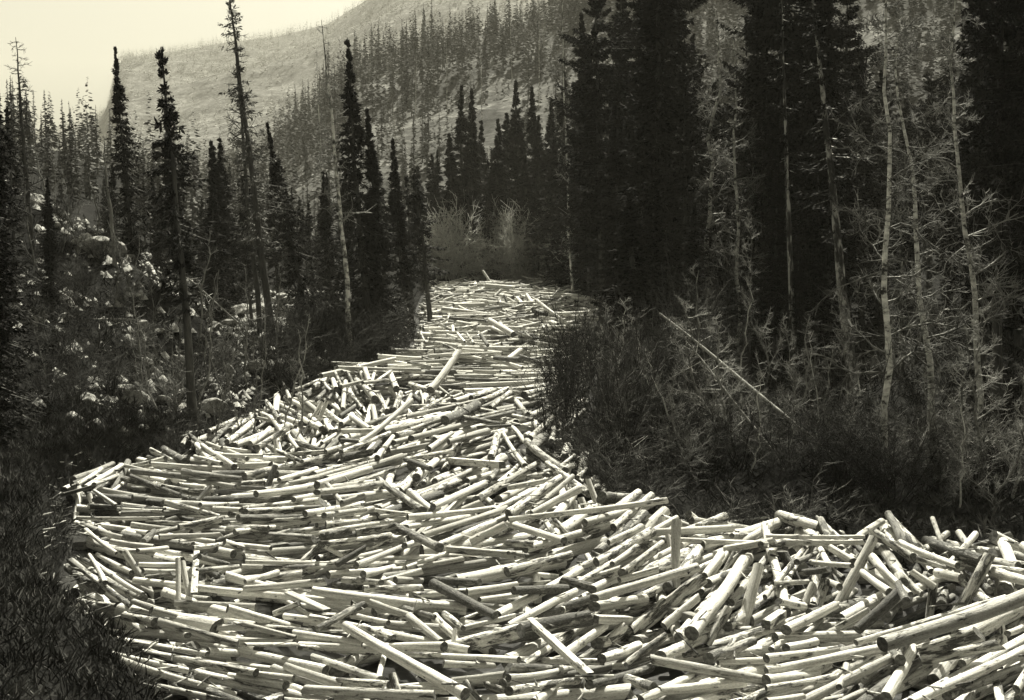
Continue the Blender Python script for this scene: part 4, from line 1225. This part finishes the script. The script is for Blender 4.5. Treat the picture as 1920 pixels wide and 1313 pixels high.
# stump with hanging roots on the left bank
g = np.random.default_rng(5)
b0 = ap(150, 1040, 29.0)
e = bpy.data.objects.new('tree_stump', None); col.objects.link(e); e.location = (b0[0], b0[1], g1(b0[0], b0[1]) + .1)
V, Fq = chain([(0, 0, -.3), (0, 0, .15), (.03, 0, .5)], [.3, .22, .2], 12)
add('stump_trunk', mk_mesh('stump_trunk', V, [Fq], [M_GREYBARK], True), e)
P0, P1, A, B = [], [], [], []
for i in range(26):
    p = np.array([.1 + g.uniform(-.2, .3), g.uniform(-.6, .5), g.uniform(-.2, .3)])
    for k in range(5):
        q = p + np.array([g.normal() * .05 + .06, g.normal() * .05, -.28])
        P0.append(p); P1.append(q); A.append(.022 - .003 * k); B.append(.02 - .003 * k); p = q
V, Fq = tubes(P0, P1, A, B, 4)
add('roots', mk_mesh('roots', V, [Fq], [M_GREYBARK]), e)
props(e, 'weathered stump with roots hanging over the left river edge', 'stump')

# ------------------------------------------------------------------ ground cover (uncountable)
def cover(name, n, xs, ysr, accept, leafl, leafw, mat, label, cat, h=.0, flat=.4, stems=3):
    g = np.random.default_rng(len(name))
    X = g.uniform(*xs, n); Y = g.uniform(*ysr, n)
    k = accept(X, Y); X, Y = X[k], Y[k]
    Z = ground(X, Y)
    P = np.repeat(np.stack([X, Y, Z - .02], 1), stems, 0)
    P[:, :2] += g.normal(size=(len(P), 2)) * .08
    D = g.normal(size=P.shape) * np.array([flat, flat, .2]) + np.array([0, 0, 1.0])
    D /= np.linalg.norm(D, axis=1, keepdims=True)
    W = np.cross(D, g.normal(size=P.shape)); W /= np.linalg.norm(W, axis=1, keepdims=True)
    sc = g.uniform(.5, 1.3, len(P))
    V, Fq = quads(P, D, W * (leafw * sc)[:, None], leafl * sc)
    o = add(name, mk_mesh(name, V, [Fq], [mat]))
    return props(o, label, cat, kind='stuff')
cover('dry_grass', 16000, (-16, -4), (15, 44), lambda x, y: (x < xl(y) - .15) & (x > xl(y) - 9), .3, .012, M_GRASS, 'shaggy dry grass on the near left bank', 'grass', flat=.8, stems=6)
def rb(x, y): return (x > xr(y) + .3)
cover('right_undergrowth', 26000, (0, 36), (27, 75), rb, .45, .02, M_BRUSH, 'tangled undergrowth on the right bank floor', 'undergrowth', flat=1.2, stems=4)
cover('left_undergrowth', 24000, (-40, -4), (38, 100), lambda x, y: (x < xl(y) - .2) & (x > -.42 * y - 3), .4, .022, M_BRUSH, 'tangled undergrowth over the left slope', 'undergrowth', flat=1.1, stems=4)

# rubble on the left slope
def rubble(name, n, accept, xs, ysr, smin, smax, label):
    g = np.random.default_rng(77)
    X = g.uniform(*xs, n); Y = g.uniform(*ysr, n); k = accept(X, Y); X, Y = X[k], Y[k]; Z = ground(X, Y)
    base = np.array([(1, 0, -.3), (.3, .9, -.3), (-.9, .5, -.3), (-.7, -.7, -.3), (.5, -.8, -.3), (.2, .1, .6), (-.3, -.1, .5)], float)
    Ft = np.array([(0, 1, 5), (1, 2, 5), (2, 6, 5), (2, 3, 6), (3, 4, 6), (4, 5, 6), (4, 0, 5)])
    s = np.exp(g.uniform(math.log(smin), math.log(smax), len(X)))
    an = g.uniform(0, 6.28, len(X))
    B = base[None] * (1 + .25 * g.normal(size=(len(X), 7, 3)))
    c, s_ = np.cos(an)[:, None], np.sin(an)[:, None]
    V = np.stack([B[..., 0] * c - B[..., 1] * s_, B[..., 0] * s_ + B[..., 1] * c, B[..., 2]], -1) * s[:, None, None] + np.stack([X, Y, Z], 1)[:, None, :]
    F_ = (Ft[None] + (np.arange(len(X)) * 7)[:, None, None]).reshape(-1, 3)
    props(add(name, mk_mesh(name, V.reshape(-1, 3), [F_], [M_ROCK])), label, 'rocks', kind='stuff')
rubble('loose_stones', 5200, lambda x, y: (x < xl(y) - .8) & (x > -.42 * y - 3), (-44, -5), (40, 105), .06, .4, 'small pale stones strewn over the left slope')

# ------------------------------------------------------------------ hillside trees
def hill_tree(seed, H=11.0, Rr=1.3):
    g = np.random.default_rng(seed)
    n = 130
    u = np.sort(g.random(n)); az = g.random(n) * 6.283
    h = (.08 + .92 * u) * H; l = Rr * ((1 - u) ** .8) * g.uniform(.6, 1.2, n) + .08
    P = np.stack([0 * h, 0 * h, h], 1)
    D = np.stack([np.cos(az), np.sin(az), np.full(n, -.35)], 1); D /= np.linalg.norm(D, axis=1, keepdims=True)
    W = np.cross(D, np.array([0, 0, 1.0]) + g.normal(size=D.shape) * .4); W /= np.linalg.norm(W, axis=1, keepdims=True)
    V, Fq = quads(P, D, W * (.28 * l + .05)[:, None], l)
    TV, TF = chain([(0, 0, -.5), (0, 0, H * .5), (0, 0, H)], [.16, .1, .02], 4)
    return np.concatenate([V, TV]), np.concatenate([Fq, TF + len(V)])
HT = [hill_tree(i) for i in range(6)]
HTM = [mk_mesh('hill_spruce', v, [f], [M_HILLTREE1]) for v, f in HT]
def spike(seed):       # dead pole or tiny far tree
    g = np.random.default_rng(seed)
    V, F_ = HT[seed % 6]
    return V, F_
# candidate positions on the mid hill
g = np.random.default_rng(42)
n = 9500
Yh = 165 + (500 - 165) * g.random(n) ** .8
U = g.uniform(-60, 1960, n)
Xh = (U - 960) / FPX * Yh
tt = (Yh - 150) / 330
clump = sstep(-.25, .25, fbm(Xh * .035, Yh * .018, 4))
dens = sstep(.5, .72, tt) * (.1 + .9 * clump ** 2) + .12 + .35 * sstep(1000, 1200, U) + .25 * (fbm(Xh * .03, Yh * .03, 3) > .1)
# only the valley side visible left of the ridge start is thin
dens = np.where(U < 560, .3, dens)
keep = g.random(n) < dens
Yh, Xh, U = Yh[keep], Xh[keep], U[keep]
Zh = ground(Xh, Yh)
Hh = g.lognormal(-.15, .3, len(Xh)).clip(.35, 1.5) * np.where(tt[keep] > .6, 1.15, .8)
o_ = np.argsort(Yh + g.normal(size=len(Yh)) * 60)[::1]
near = set()
hill_items = []
cnt = 0
sel = [i for i in np.argsort(-Hh / Yh) if 560 < U[i] < 1100][:110]
for i in sel:
    o = add('spruce_tree', HTM[i % 6]); near.add(int(i))
    o.location = (Xh[i], Yh[i], Zh[i]); o.rotation_euler = (0, 0, float(g.random() * 6)); o.scale = (Hh[i] * .9, Hh[i] * .9, Hh[i])
    row = 'low on' if Yh[i] < 250 else 'midway up' if Yh[i] < 370 else 'near the ridge of'
    l = 'distant spruce ' + row + ' the rocky hillside'
    props(o, l, 'tree', 'spruces on the hillside'); hill_items.append((o, l, U[i]))
uniq(hill_items)
def joined(name, X, Y, Z, S_, label, mat, skip=(), lod=1, wide=.9):
    Vs, Fs, nn = [], [], 0
    for i in range(len(X)):
        if i in skip: continue
        v, f = HT[i % 6]
        if lod > 1:
            f = f[:130][::lod]
            v4 = v[f.ravel()]; f = np.arange(len(v4)).reshape(-1, 4); v = v4
            v = v * np.array([1.5, 1.5, 1])
        a = (i * 2.4) % 6.28; c, s = math.cos(a), math.sin(a)
        vv = np.stack([(v[:, 0] * c - v[:, 1] * s) * wide, (v[:, 0] * s + v[:, 1] * c) * wide, v[:, 2]], 1) * S_[i] + np.array([X[i], Y[i], Z[i]])
        Vs.append(vv); Fs.append(f + nn); nn += len(vv)
    props(add(name, mk_mesh(name, np.concatenate(Vs), [np.concatenate(Fs)], [mat])), label, 'forest', kind='stuff')
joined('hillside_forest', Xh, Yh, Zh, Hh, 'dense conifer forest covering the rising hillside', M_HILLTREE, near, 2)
k = 250
Yl = g.uniform(96, 190, k); Ul = g.uniform(-40, 600, k); Xl = (Ul - 960) / FPX * Yl
ok = fbm(Xl * .05 + 3, Yl * .05, 3) > -.3
Xl, Yl = Xl[ok], Yl[ok]
joined('left_slope_forest', Xl, Yl, ground(Xl, Yl), g.uniform(.3, .85, len(Xl)), 'ragged young conifers scattered over the left valley slope', M_HILLTREE, (), 1, 1.0)
# far mountain
n = 9000
Yf = g.uniform(620, 2330, n); U = g.uniform(60, 1150, n); Xf = (U - 960) / FPX * Yf
band = (Yf > 1500).astype(float) * .8 * (U < 560) + .22 + .5 * (fbm(Xf * .006, Yf * .006, 3) > .05)
k = g.random(n) < band
Xf, Yf = Xf[k], Yf[k]
joined('mountain_forest', Xf, Yf, ground(Xf, Yf), g.uniform(.9, 1.8, len(Xf)), 'thin conifer cover on the misty far mountain', M_GREYBARK, (), 6)  # paler material than the near forest, haze put into the tree colour
# bare tall poles on the hill (dead pale trunks)
GD = 'dead pale trunks on the hillside'
di = []
for i, (bx, Y, tx, ty) in enumerate([(878, 150, 873, 45), (1075, 110, 1062, -20), (745, 240, 735, 185), (1395, 150, 1380, 60), (610, 160, 600, 90), (840, 300, 838, 60), (960, 360, 958, 20), (905, 280, 902, 80), (1010, 300, 1008, 40), (780, 330, 778, 90)]):
    e = tree(BIRCH, 'dead_tree', bx, Y, tx, ty, wide=.5 if Y > 160 else .45, label='x', cat='tree', group=GD, seed=i, parts=('trunk', 'branches'))
    l = 'thin dead pale trunk rising from the ' + ('hillside forest' if Y > 200 else 'trees before the hill')
    e['label'] = l; di.append((e, l, bx))
uniq(di)

# ------------------------------------------------------------------ haze
HZ0, HZ1 = -3.0, float(max(ZZ.max(), 60)) + 60
xm = 5000; y0h, y1h = -60, 4600
V = [(x, y, z) for x in (-xm, xm) for y in (y0h, y1h) for z in (HZ0 - 20, HZ1)]
Fh = [(0, 1, 3, 2), (4, 6, 7, 5), (0, 4, 5, 1), (2, 3, 7, 6), (0, 2, 6, 4), (1, 5, 7, 3)]
mh = bpy.data.materials.new('valley_haze'); mh.use_nodes = True
nt = mh.node_tree
for nn in list(nt.nodes):
    if nn.type == 'BSDF_PRINCIPLED': nt.nodes.remove(nn)
pv = nt.nodes.new('ShaderNodeVolumePrincipled')
pv.inputs['Density'].default_value = .00013
pv.inputs['Color'].default_value = (1, .975, .84, 1)
nt.links.new(pv.outputs[0], nt.nodes['Material Output'].inputs['Volume'])
props(add('haze', mk_mesh('haze', V, [Fh], [mh])), kind='stuff')
print('done', len(bpy.data.objects), 'objects', round(time.time() - T0, 1), 's')
